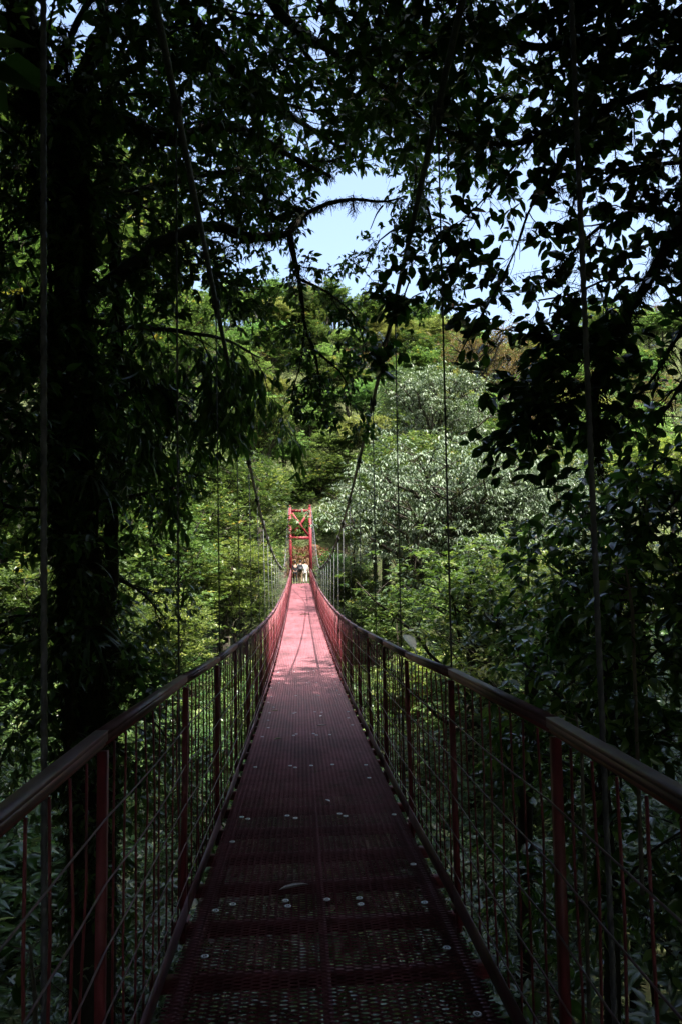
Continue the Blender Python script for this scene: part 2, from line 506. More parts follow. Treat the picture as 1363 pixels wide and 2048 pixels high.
# main cables, hangers, clamps
hy = np.arange(2.02 - 4.1, 51, 2.06)
for s in (-1, 1):
    y = np.linspace(-5, 52, 220)
    mb = MB(); mb.tube(np.stack([s * cxw(y), y, cz(y)], 1), .020, 10)
    bpart(mb, 'main_cable', 'cable', None, True)
    for k, y in enumerate(hy):
        x = s * float(cxw(y)); zt = float(cz(y)); zb = float(dz(y)) - .12
        xb = s * .735
        mb = MB()
        if s < 0 and k == 2: y -= .13; x -= .022; xb = -.70
        if k == 2:
            nz = 700; t = np.linspace(0, 1, nz); na = 12
            P = np.stack([xb + (x - xb) * t, np.full(nz, y), zb + (zt - zb) * t], 1)
            a = np.linspace(0, 2 * np.pi, na, endpoint=False)
            ph = t * (zt - zb) / .12 * 2 * np.pi
            rr = .0078 * (1 + .16 * np.cos(3 * (a[None] - ph[:, None])))
            V = P[:, None] + np.stack([rr * np.cos(a)[None], rr * np.sin(a)[None], np.zeros_like(rr)], -1)
            i = np.arange(nz - 1)[:, None] * na; j = np.arange(na)[None]; kk = (j + 1) % na
            mb.add(V.reshape(-1, 3), np.stack([i + j, i + kk, i + na + kk, i + na + j], -1).reshape(-1, 4))
        else:
            mb.tube([(xb, y, zb), ((x + xb) / 2 + rng.normal(0, .003), y, (zt + zb) / 2), (x, y, zt)], .0055, 7)
        bpart(mb, 'hanger', 'galv', None, True)
        mb = MB()
        mb.box((x - .03, y - .035, zt - .045), (x + .03, y + .035, zt + .028))
        mb.box((x - .014, y - .014, zt - .10), (x + .014, y + .014, zt - .045))
        for q in (-.02, .02):
            mb.tube([(x - .042, y + q, zt - .03), (x + .042, y + q, zt - .03)], .006, 6)
            mb.tube([(x + q, y, zt + .02), (x + q, y, zt + .05)], .006, 6)
        bpart(mb, 'cable_clamp', 'cable' if y < 20 else 'galv')


# towers (a part, with legs, beams and braces as sub-parts)
def tower(y, zb, zt, w_out):
    TW = bpart((lambda m: (m.box((-w_out / 2 - .1, y - .3, zb - .5), (w_out / 2 + .1, y + .3, zb - .14)), m)[1])(MB()), 'tower', noise_mat('concrete', [(.3, (.2, .19, .17)), (.7, (.32, .31, .28))], 5, .9, .3))
    lw = .2
    top = w_out / 2 - lw / 2
    for s in (-1, 1):
        mb = MB()
        mb.box((s * top - lw / 2, y - .012 - .09, zb - .14), (s * top + lw / 2, y - .09, zt))
        mb.box((s * top - lw / 2, y + .09, zb - .14), (s * top + lw / 2, y + .102, zt))
        mb.box((s * top - .006, y - .09, zb - .14), (s * top + .006, y + .09, zt - .002))
        mb.box((s * top - lw / 2 - .02, y - .12, zt), (s * top + lw / 2 + .02, y + .12, zt + .02))
        mb.tube([(s * top, y, zt + .02), (s * top, y, zt + .12)], .07, 10)
        bpart(mb, 'leg', 'tower', TW)
    h1, h2 = zt - .28, zt - 2.2
    for h in (h1, h2):
        mb = MB(); mb.box((-top + lw / 2 + .001, y - .07, h - .1), (top - lw / 2 - .001, y + .07, h + .1)); bpart(mb, 'beam', 'tower', TW)
    for s in (-1, 1):
        mb = MB()
        mb.bar((-s * (top - lw / 2), y + s * .035, h2 + .1), (s * (top - lw / 2), y + s * .035, h1 - .1), .15, .05, (0, 1, 0))
        bpart(mb, 'brace', 'tower', TW)


tower(52, .92, 6.38, 1.60)

# ------------------------------------------------------------------ terrain
def sstep(a, b, x):
    t = np.clip((x - a) / (b - a), 0, 1); return t * t * (3 - 2 * t)


_gy = np.array([-60, -6, -2.5, 3, 10, 20, 28, 38, 46, 51, 56, 66, 74, 90, 110, 140, 400.])
_gz = np.array([4, .6, -.3, -5.5, -9, -11, -10, -6, -1.8, .5, .85, 1.4, 9, 23, 39, 48, 60.])


def H(x, y):
    x = np.asarray(x, float); y = np.asarray(y, float)
    b = np.interp(y, _gy, _gz)
    hill = sstep(55, 110, y)
    lat = np.where(x > 3, -(x - 3) * .27, (x - 3) * .02)
    lat = np.where(x > 40, -10 + (x - 40) * .45, lat)
    b = b + hill * np.clip(lat, -12, 10)
    side = (1 - sstep(45, 70, y)) * (1 - sstep(-2, 6, -y) * .5)
    b = b + side * (np.clip((np.abs(x) - 9) / 16, 0, 3) ** 1.3) * 5
    off = sstep(3, 8, np.abs(x)) * sstep(48, 62, y) * (1 - sstep(64, 90, y))
    b = b + off * 4.0 * np.where(x > 0, 1.1, 1.2)
    n = np.sin(x * .31 + 1.3) * np.cos(y * .27) * .7 + np.sin(x * .83 + y * .61) * .25
    damp = 1 - (1 - sstep(2, 5, np.abs(x))) * sstep(48, 52, y) * (1 - sstep(67, 70, y))
    return b + n * damp


gx = np.concatenate([np.linspace(-260, -60, 21)[:-1], np.linspace(-60, 60, 121), np.linspace(60, 260, 21)[1:]])
gy = np.concatenate([np.linspace(-60, -10, 11)[:-1], np.linspace(-10, 120, 131), np.linspace(120, 400, 29)[1:]])
X, Y = np.meshgrid(gx, gy)
Zg = H(X, Y)
mb = MB()
m, k = X.shape
i = np.arange(m - 1)[:, None] * k + np.arange(k - 1)[None]
mb.add(np.stack([X, Y, Zg], -1).reshape(-1, 3), np.stack([i, i + 1, i + k + 1, i + k], -1).reshape(-1, 4))
g = mb.build('ground', MAT['soil'], None, True); tag(g, 'forest floor and steep hillside of the ravine', kind='structure')
mb = MB()
yy = np.linspace(61.0, 67, 13)
for a, b in zip(yy[:-1], yy[1:]):
    pass
V = []
for y in yy:
    zz = .93 + max(0, (y - 62)) * .05
    V += [(-.9 + .1 * math.sin(y * 2), y, zz), (1.0 + .12 * math.cos(y * 1.7), y, zz)]
j = np.arange(len(yy) - 1) * 2
mb.add(V, np.stack([j, j + 1, j + 3, j + 2], 1))
p = mb.build('path', MAT['red_soil']); tag(p, 'reddish earth path beyond the tower', kind='structure')
# reddish earth bank behind the tower
mb = MB()
u = np.linspace(-3.2, 4.2, 30); v = np.linspace(0, 1, 14)
U, Vv = np.meshgrid(u, v)
Xb = U + .15 * np.sin(Vv * 9); Yb = 65.6 + Vv * 2.2 + .3 * np.sin(U * 1.7) + .15 * np.sin(U * 5 + Vv * 7)
Zb = .3 + Vv ** .8 * (3.6 + .5 * np.sin(U * 1.3)) * np.exp(-((U - .6) / 3.2) ** 4)
m, k = U.shape
i = np.arange(m - 1)[:, None] * k + np.arange(k - 1)[None]
mb.add(np.stack([Xb, Yb, Zb], -1).reshape(-1, 3), np.stack([i, i + 1, i + k + 1, i + k], -1).reshape(-1, 4))
p = mb.build('earth_bank', MAT['red_soil'], None, True); tag(p, 'cut bank of red earth behind the far tower', kind='structure')


# ------------------------------------------------------------------ trees
def bez(a, b, sag, n, wob=0.0):
    t = np.linspace(0, 1, n)[:, None]
    a = np.asarray(a, float); b = np.asarray(b, float)
    mid = (a + b) / 2 + np.array([0, 0, sag])
    P = (1 - t) ** 2 * a + 2 * t * (1 - t) * mid + t ** 2 * b
    if wob:
        w = rng.normal(0, wob, (n, 3)); w[0] = 0
        P = P + w
    return P


def tree_meshes(name, seed, Hh, Rr_, tr, nl, nsub, nleaf, leaf, tmpl, mat, bark='bark', flat=.35, base=.45, clump=.9, droop=.1, zs=.4, moss=0, hang=False, topbias=.0):
    """trunk mesh and crown mesh; crown is a set of leaf clumps on limb tips"""
    global rng
    keep = rng; rng = np.random.default_rng(seed)
    wood = MB(); cr = MB(); ms = MB()
    lean = rng.normal(0, .06 * Hh, 2)
    n = 8
    t = np.linspace(0, 1, n)
    TP = np.stack([lean[0] * t ** 1.5 + rng.normal(0, .012 * Hh, n) * t, lean[1] * t ** 1.5 + rng.normal(0, .012 * Hh, n) * t, t * Hh * .82], 1)
    TP[0] = (0, 0, -.8)
    wood.tube(TP, tr * (1.15 - .8 * t), 8)
    PP = []; CC = []
    for i in range(nl):
        f = base + (1 - base) * ((i + .5) / nl) ** .8
        st = np.array([np.interp(f * .95, t, TP[:, q]) for q in range(3)])
        az = i * 2.4 + rng.normal(0, .4)
        fr = math.sqrt(max(0.02, 1 - ((f - base) / (1.08 - base)) ** 2)) if flat < .9 else 1
        rad = Rr_ * fr * rng.uniform(.65, 1.05)
        zt = Hh * (base + (1 - base) * f) if False else st[2] + (Hh - st[2]) * rng.uniform(.35, .8) * (1 if f < .8 else 1.1)
        zt = min(zt, Hh * 1.02)
        en = np.array([TP[-1, 0] * f + math.cos(az) * rad, TP[-1, 1] * f + math.sin(az) * rad, zt])
        P = bez(st, en, -.05 * Hh * rng.random() + (.06 * Hh if hang else 0), 7, .02 * Rr_)
        r0 = tr * .42 * (1 - .45 * f)
        wood.tube(P, np.linspace(r0, r0 * .3, 7), 5)
        if moss:
            PM = P[rng.integers(1, 7, moss)] + rng.normal(0, .06, (moss, 3))
            leaves(ms, PM, np.stack([rng.normal(0, .3, moss), rng.normal(0, .3, moss), -np.ones(moss)], 1), rng.normal(0, 1, (moss, 3)), rng.uniform(.05, .16, moss) * max(1, Rr_ / 3), MOSS)
        for s_ in range(nsub):
            tt = rng.uniform(.4, 1)
            q = P[min(6, int(tt * 6))]
            d = rng.normal(0, 1, 3); d[2] = abs(d[2]) * .45
            d = unit(d + unit(en - st) * .7)
            e2 = q + d * Rr_ * rng.uniform(.2, .42)
            e2[2] = min(e2[2], Hh * 1.04)
            P2 = bez(q, e2, .03 * Rr_, 4, .012 * Rr_)
            wood.tube(P2, np.linspace(r0 * .35, r0 * .1, 4), 4, False)
            for e3 in (e2, (q + e2) / 2 + rng.normal(0, .1 * Rr_, 3)):
                PP.append(e3)
    PP = np.array(PP)
    ctr = np.array([TP[-1, 0] * .8, TP[-1, 1] * .8, Hh * .62])
    per = 9 if not hang else 8
    nros = max(1, nleaf // per); nleaf = nros * per
    idr = rng.integers(0, len(PP), nros)
    cR = PP[idr]
    sc = Rr_ * .16 * clump * (rng.random(len(PP)) * .8 + .6)[idr]
    offR = rng.normal(0, 1, (nros, 3)) * np.array([1, 1, zs]) * sc[:, None]
    idx = np.repeat(idr, per); c = np.repeat(cR, per, 0); off = np.repeat(offR, per, 0)
    a_ = np.tile(np.arange(per) * 2.399, nros) + np.repeat(rng.uniform(0, 6.28, nros), per) + rng.normal(0, .25, nleaf)
    el = rng.uniform(-.1, .75, nleaf)
    Lr = np.stack([np.cos(a_), np.sin(a_), el], 1)
    P = c + off + Lr * leaf * rng.uniform(.05, .35, nleaf)[:, None] + rng.normal(0, leaf * .12, (nleaf, 3))
    out = unit(np.stack([off[:, 0] + .3 * (c - ctr)[:, 0] / Rr_, off[:, 1] + .3 * (c - ctr)[:, 1] / Rr_, off[:, 2] * .5], 1))
    A = Lr + out * .35 + rng.normal(0, .18, (nleaf, 3)) + np.array([0, 0, -droop])
    N = np.array([0, 0, 1.0]) + rng.normal(0, .2, (nleaf, 3)) + Lr * .5 * (1 + hang)
    tonal = np.repeat(rng.normal(0, .16, nros), per)
    rn = np.clip(.5 + tonal + .15 * rng.normal(0, 1, nleaf) + .18 * (rng.random(len(PP)) - .5)[idx] * 2, 0, 1)
    leaves(cr, P, A, N, leaf * rng.uniform(.7, 1.25, nleaf), tmpl, rn)
    out_ = {'trunk': wood.mesh('trunk', MAT[bark], True), 'crown': cr.mesh('crown', MAT[mat])}
    if moss: out_['moss'] = ms.mesh('moss', MAT['moss'])
    rng = keep
    return out_


THINGS = []


def place(name, meshes, loc, rot=0, scale=1.0, szs=None, desc='', cat='tree', group=None, zonefn=None, tilt=(0, 0)):
    root = empty(name, loc)
    root.rotation_euler = (tilt[0], tilt[1], rot)
    s = scale
    root.scale = (s, s, s * (szs or 1))
    for k, me in meshes.items():
        o = bpy.data.objects.new(k, me); COL.objects.link(o); o.parent = root
        if k == 'moss': o['kind'] = 'stuff'
    tag(root, desc, cat, group)
    THINGS.append((root, np.array(loc, float), desc, scale))
    return root


PR = {
    'bright': tree_meshes('bright', 1, 9, 4.2, .22, 15, 8, 9500, .34, RHOMB, 'bright', flat=.4, zs=.22, clump=.72),
    'bright2': tree_meshes('bright2', 2, 8, 4.6, .22, 16, 8, 9500, .32, RHOMB, 'bright', flat=.4, zs=.2, clump=.62),
    'mid': tree_meshes('mid', 3, 10, 4.0, .24, 15, 8, 9500, .34, RHOMB, 'mid', zs=.28, clump=.7),
    'olive': tree_meshes('olive', 4, 8.5, 4.2, .22, 15, 8, 9000, .31, RHOMB, 'olive', zs=.24, clump=.68),
    'brown': tree_meshes('brown', 5, 8.5, 4.3, .40, 15, 8, 4200, .26, RHOMBN, 'brown', bark='bark', zs=.35, clump=1.0, moss=60),
    'greygreen': tree_meshes('greygreen', 6, 9, 4.2, .24, 14, 7, 7000, .34, RHOMBN, 'greygreen', zs=.5, moss=30),
    'midtree': tree_meshes('midtree', 7, 9, 3.4, .18, 20, 9, 14000, .21, RHOMB, 'mid', zs=.38, clump=.8, base=.3),
    'midyellow': tree_meshes('midyellow', 8, 8, 3.2, .16, 15, 8, 10000, .20, RHOMB, 'yellowgreen', zs=.35, base=.35),
    'under1': tree_meshes('under1', 9, 5, 2.2, .09, 14, 7, 7000, .15, RHOMB, 'under', zs=.6, clump=1.3, base=.2),
    'under2': tree_meshes('under2', 10, 4.5, 2.2, .08, 14, 7, 6500, .17, RHOMBN, 'under', zs=.5, clump=1.3, base=.2, droop=.5),
    'under3': tree_meshes('under3', 11, 5, 2.1, .09, 14, 6, 3800, .24, OVALP, 'under', zs=.6, clump=1.3, base=.2),
}

# hillside, row by row
kinds = ['bright', 'bright2', 'mid', 'olive', 'brown', 'greygreen']
DESC = {'bright': 'bright green broad tree', 'bright2': 'bright green flat-topped tree', 'mid': 'dark green rounded tree',
        'olive': 'olive-yellow tree', 'brown': 'brownish mossy tree', 'greygreen': 'grey-green tree'}
pend = []
pts = []
for y in np.arange(57, 132, 4.7):
    for x in np.arange(-34, 62, 5.1):
        xx = x + rng.uniform(-2, 2); yy = y + rng.uniform(-1.8, 1.8)
        if xx < -16 - (yy - 57) * .12: continue
        if abs(xx - .3) < 6.2 and yy < 72: continue
        if xx > 24 + (yy - 50) * .6: continue
        z = float(H(xx, yy))
        pp, dd = proj(np.array([xx, yy, z + 6]))
        if pp[0, 0] < 150 or pp[0, 0] > 1450: continue
        px = pp[0, 0]
        # which kinds grow where
        if px < 760: w = [.26, .16, .16, .20, .10, .12]
        elif px < 1000: w = [.14, .10, .12, .26, .26, .12]
        else: w = [.18, .16, .18, .14, .20, .14]
        kd = kinds[rng.choice(6, p=w)]
        sc = rng.uniform(.62, 1.0)
        if yy < 75: sc *= .85
        pend.append(('tree', kd, (xx, yy, z - .2), rng.uniform(0, 6.28), sc, px, pp[0, 1]))
for q in pend:
    place('hillside_tree', PR[q[1]], q[2], q[3], q[4], rng.uniform(.8, 1.1), desc=(DESC[q[1]], 'hill', q[1]), group='trees on the far hillside')

# mid-distance trees either side of the bridge
mids = [  # proto, px of crown centre, py of crown top, depth, scale
    ('midyellow', 485, 930, 46, .9), ('midtree', 450, 900, 40, 1.05), ('midtree', 490, 1090, 44, .6), ('midtree', 370, 960, 34, .95),
    ('midyellow', 430, 1075, 30, .8), ('midtree', 470, 1130, 36, .6), ('midtree', 290, 1010, 27, .9), ('midyellow', 350, 1170, 22, .6),
    ('greygreen', 400, 800, 52, .95), ('midtree', 520, 790, 56, 1.0), ('greygreen', 300, 860, 42, 1.0), ('midtree', 240, 900, 33, 1.0),
    ('midtree', 150, 980, 25, .9), ('midtree', 90, 1100, 19, .7), ('midtree', 30, 180, 24, 1.5), ('greygreen', 110, 250, 32, 1.6), ('midtree', 230, 330, 36, 1.4), ('midtree', -40, 420, 20, 1.2), ('midtree', 130, 480, 27, 1.2), ('midtree', 40, 900, 24, 1.0), ('greygreen', 120, 780, 38, 1.1),
    ('midtree', 470, 980, 53, .6), ('midyellow', 500, 1040, 60, .5), ('midtree', 640, 900, 74, .8), ('bright', 570, 870, 74, .7),
    ('midtree', 300, 560, 44, 1.2), ('greygreen', 60, 600, 36, 1.2), ('midtree', 180, 560, 40, 1.2), ('midtree', 380, 640, 54, 1.1),
    ('midtree', 1000, 880, 47, 1.0), ('olive', 1120, 920, 52, .7), ('brown', 1130, 990, 50, .7), ('midtree', 1230, 890, 40, .9), ('midyellow', 1330, 860, 36, .8),
    ('midtree', 1190, 1080, 30, .8), ('midtree', 1300, 1060, 24, .8), ('midtree', 900, 1090, 36, .8), ('midtree', 1040, 1180, 26, .6),
    ('midtree', 770, 1180, 30, .55), ('midyellow', 840, 1290, 22, .5), ('midtree', 700, 1130, 44, .5), ('midtree', 950, 790, 56, .9),
    ('brown', 1110, 975, 56, .55), ('brown', 1150, 1010, 52, .5), ('brown', 1080, 1020, 50, .5), ('midyellow', 880, 1150, 24, .55), ('midyellow', 1000, 1130, 22, .6), ('midyellow', 1080, 1090, 26, .6), ('bright', 1290, 850, 46, .6), ('brown', 950, 660, 62, 1.0), ('brown', 1000, 690, 66, 1.0), ('greygreen', 820, 740, 54, .9), ('bright', 1180, 830, 58, .7),
]
hts = {'midtree': 9, 'midyellow': 8, 'bright': 9, 'bright2': 8, 'mid': 10, 'olive': 8.5, 'brown': 8.5, 'greygreen': 9, 'under1': 5, 'under2': 4.5, 'under3': 5}
DESC.update({'midtree': 'mid green dense tree', 'midyellow': 'yellow-green layered tree'})
for kd, px, py, d, sc in mids:
    p = at(px, py, d)
    h = hts[kd] * sc
    zg = float(H(p[0], p[1]))
    z0 = p[2] - h
    szs = 1.0
    place('ravine_tree', PR[kd], (p[0], p[1], z0), rng.uniform(0, 6.28), sc, szs, desc=(DESC[kd], 'mid', kd), group='trees on the ravine slopes')
    if z0 - zg > .5:                       # carry the trunk down to the slope
        mb = MB(); mb.tube([(0, 0, -(z0 - zg) / sc - .3), (.15, .1, -(z0 - zg) / sc * .5), (0, 0, -.5)], [.30, .24, .21], 8)
        o = mb.build('trunk_base', MAT['bark'], THINGS[-1][0], True)

for kd, x, y, sc, top in [('under1', -2.6, 63, .8, 4.2), ('under3', 3.0, 64.5, .8, 3.6), ('under2', -3.9, 66.5, 1.0, 6.0), ('under1', -1.8, 69.5, 1.0, 7.4), ('under3', .6, 70.5, 1.0, 7.6), ('under1', 2.9, 70, 1.1, 7.8), ('midyellow', -5.4, 68, .6, 8.6),
                       ('midtree', 5.2, 68, .7, 9.0), ('midtree', 1.2, 74, .8, 12), ('midtree', -2.4, 74.5, .8, 12.5), ('midtree', -5.0, 57.5, .62, 7.6), ('midyellow', -5.2, 50, .6, 6.3), ('midtree', -7.4, 53, .85, 8.8), ('midtree', -4.4, 45, .55, 4.4),
                       ('midtree', 5.6, 57, .8, 9.0), ('midtree', 4.9, 49, .75, 8.0), ('midtree', 5.6, 42, .7, 6.0), ('midtree', 3.9, 54, .5, 6.0), ('under1', -3.2, 55, .9, 3.2), ('under2', 3.2, 55, .9, 3.0), ('under1', -3.0, 47, .9, 1.6), ('under1', 3.2, 45, .9, 1.8), ('midtree', 8.5, 46, 1.0, 8.0), ('midtree', 5.9, 36.5, .9, 8.6), ('midtree', 6.2, 40.5, .9, 9.2)]:
    place('ravine_tree' if 'mid' in kd else 'bank_shrub', PR[kd], (x, y, top - hts[kd] * sc), rng.uniform(0, 6.28), sc, 1, desc=(DESC[kd] if kd in DESC else {'under1': 'small-leaved low tree', 'under2': 'narrow-leaved low tree', 'under3': 'broad-leaved low tree'}[kd], 'tower', kd), group='trees crowding round the red tower')

# dry reddish plants over the bank and the brown slope
mb = MB(); n = 2600
gxp = rng.normal(.6, 2.0, n); gyp = rng.uniform(64.8, 67.8, n)
k_ = (np.abs(gxp - .6) < 4) & ~((np.abs(gxp) < 1.0) & (gyp < 65.4)); gxp, gyp = gxp[k_], gyp[k_]; n = len(gxp)
zb_ = .7 + np.clip((gyp - 65.4) / 2.2, 0, 1) ** .8 * 3.3 * np.exp(-((gxp - .6) / 3.2) ** 4)
leaves(mb, np.stack([gxp, gyp - .15, zb_], 1), rng.normal(0, .5, (n, 3)) + [0, -.2, .8], rng.normal(0, 1, (n, 3)) + [0, -1, .3], rng.uniform(.15, .45, n), RHOMBN)
o = mb.build('dry_plants', leaf_mat('dry_plant', [(0, (.07, .04, .02)), (.5, (.17, .075, .035)), (.8, (.16, .13, .05)), (1, (.10, .15, .04))], .6, .2)); tag(o, 'reddish dry plants on the bank behind the tower', 'plants', kind='stuff')

# the pale shiny tree right of the tower
sil = tree_meshes('silver', 21, 10.5, 5.3, .34, 30, 10, 30000, .205, RHOMBN, 'silver', flat=.4, base=.2, clump=.55, droop=1.2, zs=.32, moss=200, hang=True)
p = at(925, 880, 30)
place('silver_leaved_tree', sil, (p[0], p[1], p[2] - 10.5), .6, 1, 1, desc='tall spreading tree of pale shiny drooping leaves right of the red tower')
sil2 = tree_meshes('silver2', 22, 9, 3.6, .3, 18, 10, 12000, .21, RHOMBN, 'silver', flat=.4, base=.3, clump=.62, droop=1.2, zs=.4, moss=160, hang=True)
p = at(850, 740, 42)
place('silver_leaved_tree', sil2, (p[0], p[1], p[2] - 9), 2.2, 1.0, 1, desc='smaller pale-leaved tree with thick mossy limbs above the big pale tree')
p = at(1035, 925, 32)
place('silver_leaved_tree', sil, (p[0], p[1], p[2] - 8.2), 2.9, .78, 1, desc='lower pale-leaved tree joining the big shiny one on its right')
p = at(765, 860, 43)
place('silver_leaved_tree', sil2, (p[0], p[1], p[2] - 9), 4.0, .85, 1, desc='narrow pale-leaved tree just above the red tower top')

# the green umbrella tree on the right
umb = tree_meshes('umbrella', 23, 5.2, 2.5, .13, 18, 8, 7500, .15, OVALP, 'yellowgreen', flat=.4, base=.12, clump=.8, droop=.1, zs=.28, moss=100)
p = at(930, 1075, 15.5)
place('umbrella_tree', umb, (p[0], p[1], p[2] - 5.2), 1.0, 1, 1, desc='green flat-topped tree with twisting mossy limbs beyond the right handrail')
p = at(1120, 1130, 12.5)
place('umbrella_tree', umb, (p[0], p[1], p[2] - 4.2), 3.0, .8, 1, desc='smaller flat-topped tree behind the right-hand glossy bush')

# understory below and beside the bridge
DESC.update({'under1': 'small-leaved low tree', 'under2': 'narrow-leaved low tree', 'under3': 'broad-leaved low tree'})
for d in np.arange(3.4, 34, 1.55):
    for side in (-1, 1):
        for row in range(4):
            x = side * (1.9 + row * (2.0 + d * .06) + rng.uniform(-.3, .5))
            if abs(x) > 3 + d * .62: continue
            y = d + rng.uniform(-.6, .6)
            top = -.9 - rng.uniform(0, 1.0) + row * .5 - (.5 if d < 6 else 0)
            if row == 0: top -= .7
            kd = ['under1', 'under2', 'under3'][rng.integers(0, 3)]
            sc = rng.uniform(.62, .95)
            if row == 0: sc = min(sc, .72)
            z0 = top - hts[kd] * sc
            place('understory_tree', PR[kd], (x, y, z0), rng.uniform(0, 6.28), sc, 1, desc=(DESC[kd], 'under', kd), group='understory trees beside the bridge')
for d in np.arange(2.0, 30, 1.7):          # beneath the deck
    kd = ['under1', 'under2', 'under3'][rng.integers(0, 3)]
    place('understory_tree', PR[kd], (rng.uniform(-.5, .5), d, -7.4 + rng.uniform(-.6, .6)), rng.uniform(0, 6.28), 1, 1, desc=(DESC[kd], 'below', kd), group='understory trees beneath the deck')

# ground cover
mb = MB()
n = 150000
gxp = rng.uniform(-32, 62, n); gyp = 128 - 136 * rng.random(n) ** 1.6
clm = .5 + .5 * np.sin(gxp * 1.9 + np.sin(gyp * 1.3) * 2) * np.cos(gyp * 1.7 + gxp * .4)
keep = ~((np.abs(gxp) < 1.6) & (gyp > 50) & (gyp < 68))
gxp, gyp = gxp[keep], gyp[keep]; n = len(gxp)
P = np.stack([gxp, gyp, H(gxp, gyp) + rng.uniform(0, .5, n) + clm[keep] * 1.1 * rng.random(n)], 1)
leaves(mb, P, rng.normal(0, 1, (n, 3)) * [1, 1, .3] + [0, 0, .3], rng.normal(0, .4, (n, 3)) + [0, 0, 1], rng.uniform(.2, .5, n), RHOMBN)
o = mb.build('ground_cover', MAT['under']); tag(o, 'low leafy ground cover over the forest floor', 'ground cover', kind='stuff')

# ------------------------------------------------------------------ foreground trees built bough by bough
OPEN = [[(562, 372), (640, 385), (690, 345), (800, 352), (840, 430), (900, 410), (960, 450), (1010, 520), (1060, 600), (1190, 640), (1190, 700),
         (1085, 715), (1060, 790), (1040, 850), (1130, 900), (1150, 960), (1090, 1010), (1000, 1060), (960, 1500), (390, 1500), (400, 1010), (470, 960), (545, 960), (560, 760), (500, 640), (430, 580), (445, 500), (560, 500)]]


SPARSE = [([(840, 330), (1000, 320), (1190, 290), (1363, 210), (1500, 200), (1500, 640), (1190, 640), (1060, 640), (900, 640)], .55),
          ([(1080, 850), (1150, 690), (1363, 660), (1500, 660), (1500, 880), (1300, 900), (1200, 980), (1150, 1000)], .30),
          ([(880, 380), (1180, 340), (1180, 640), (1060, 600), (940, 480)], .20),
          ([(620, 0), (1400, -60), (1400, 330), (1000, 320), (620, 330)], 1.0)]


def poly3(pp, n=None):
    P = np.array([at(*q) for q in pp])
    seg = np.linalg.norm(np.diff(P, axis=0), axis=1)
    t = np.concatenate([[0], np.cumsum(seg)])
    n = n or max(6, int(t[-1] / .12))
    u = np.linspace(0, t[-1], n)
    return np.stack([smoothi(u, t, P[:, q]) for q in range(3)], 1)


def moss_on(mb, P, r, dens, L=(.05, .22)):
    n = int(len(P) * dens * 3)
    L = (L[0] * .4, L[1] * .42)
    i = rng.integers(0, len(P), n)
    a = rng.uniform(0, 2 * np.pi, n)
    rr = np.interp(i, np.arange(len(P)), r)
    off = np.stack([np.cos(a), np.sin(a) * .5, np.sin(a)], 1) * rr[:, None]
    A = off / (rr[:, None] + 1e-6) * .7 + np.array([0, 0, -1.1]) + rng.normal(0, .35, (n, 3))
    leaves(mb, P[i] + off + rng.normal(0, .02, (n, 3)), A, rng.normal(0, 1, (n, 3)), rng.uniform(*L, n), MOSS)


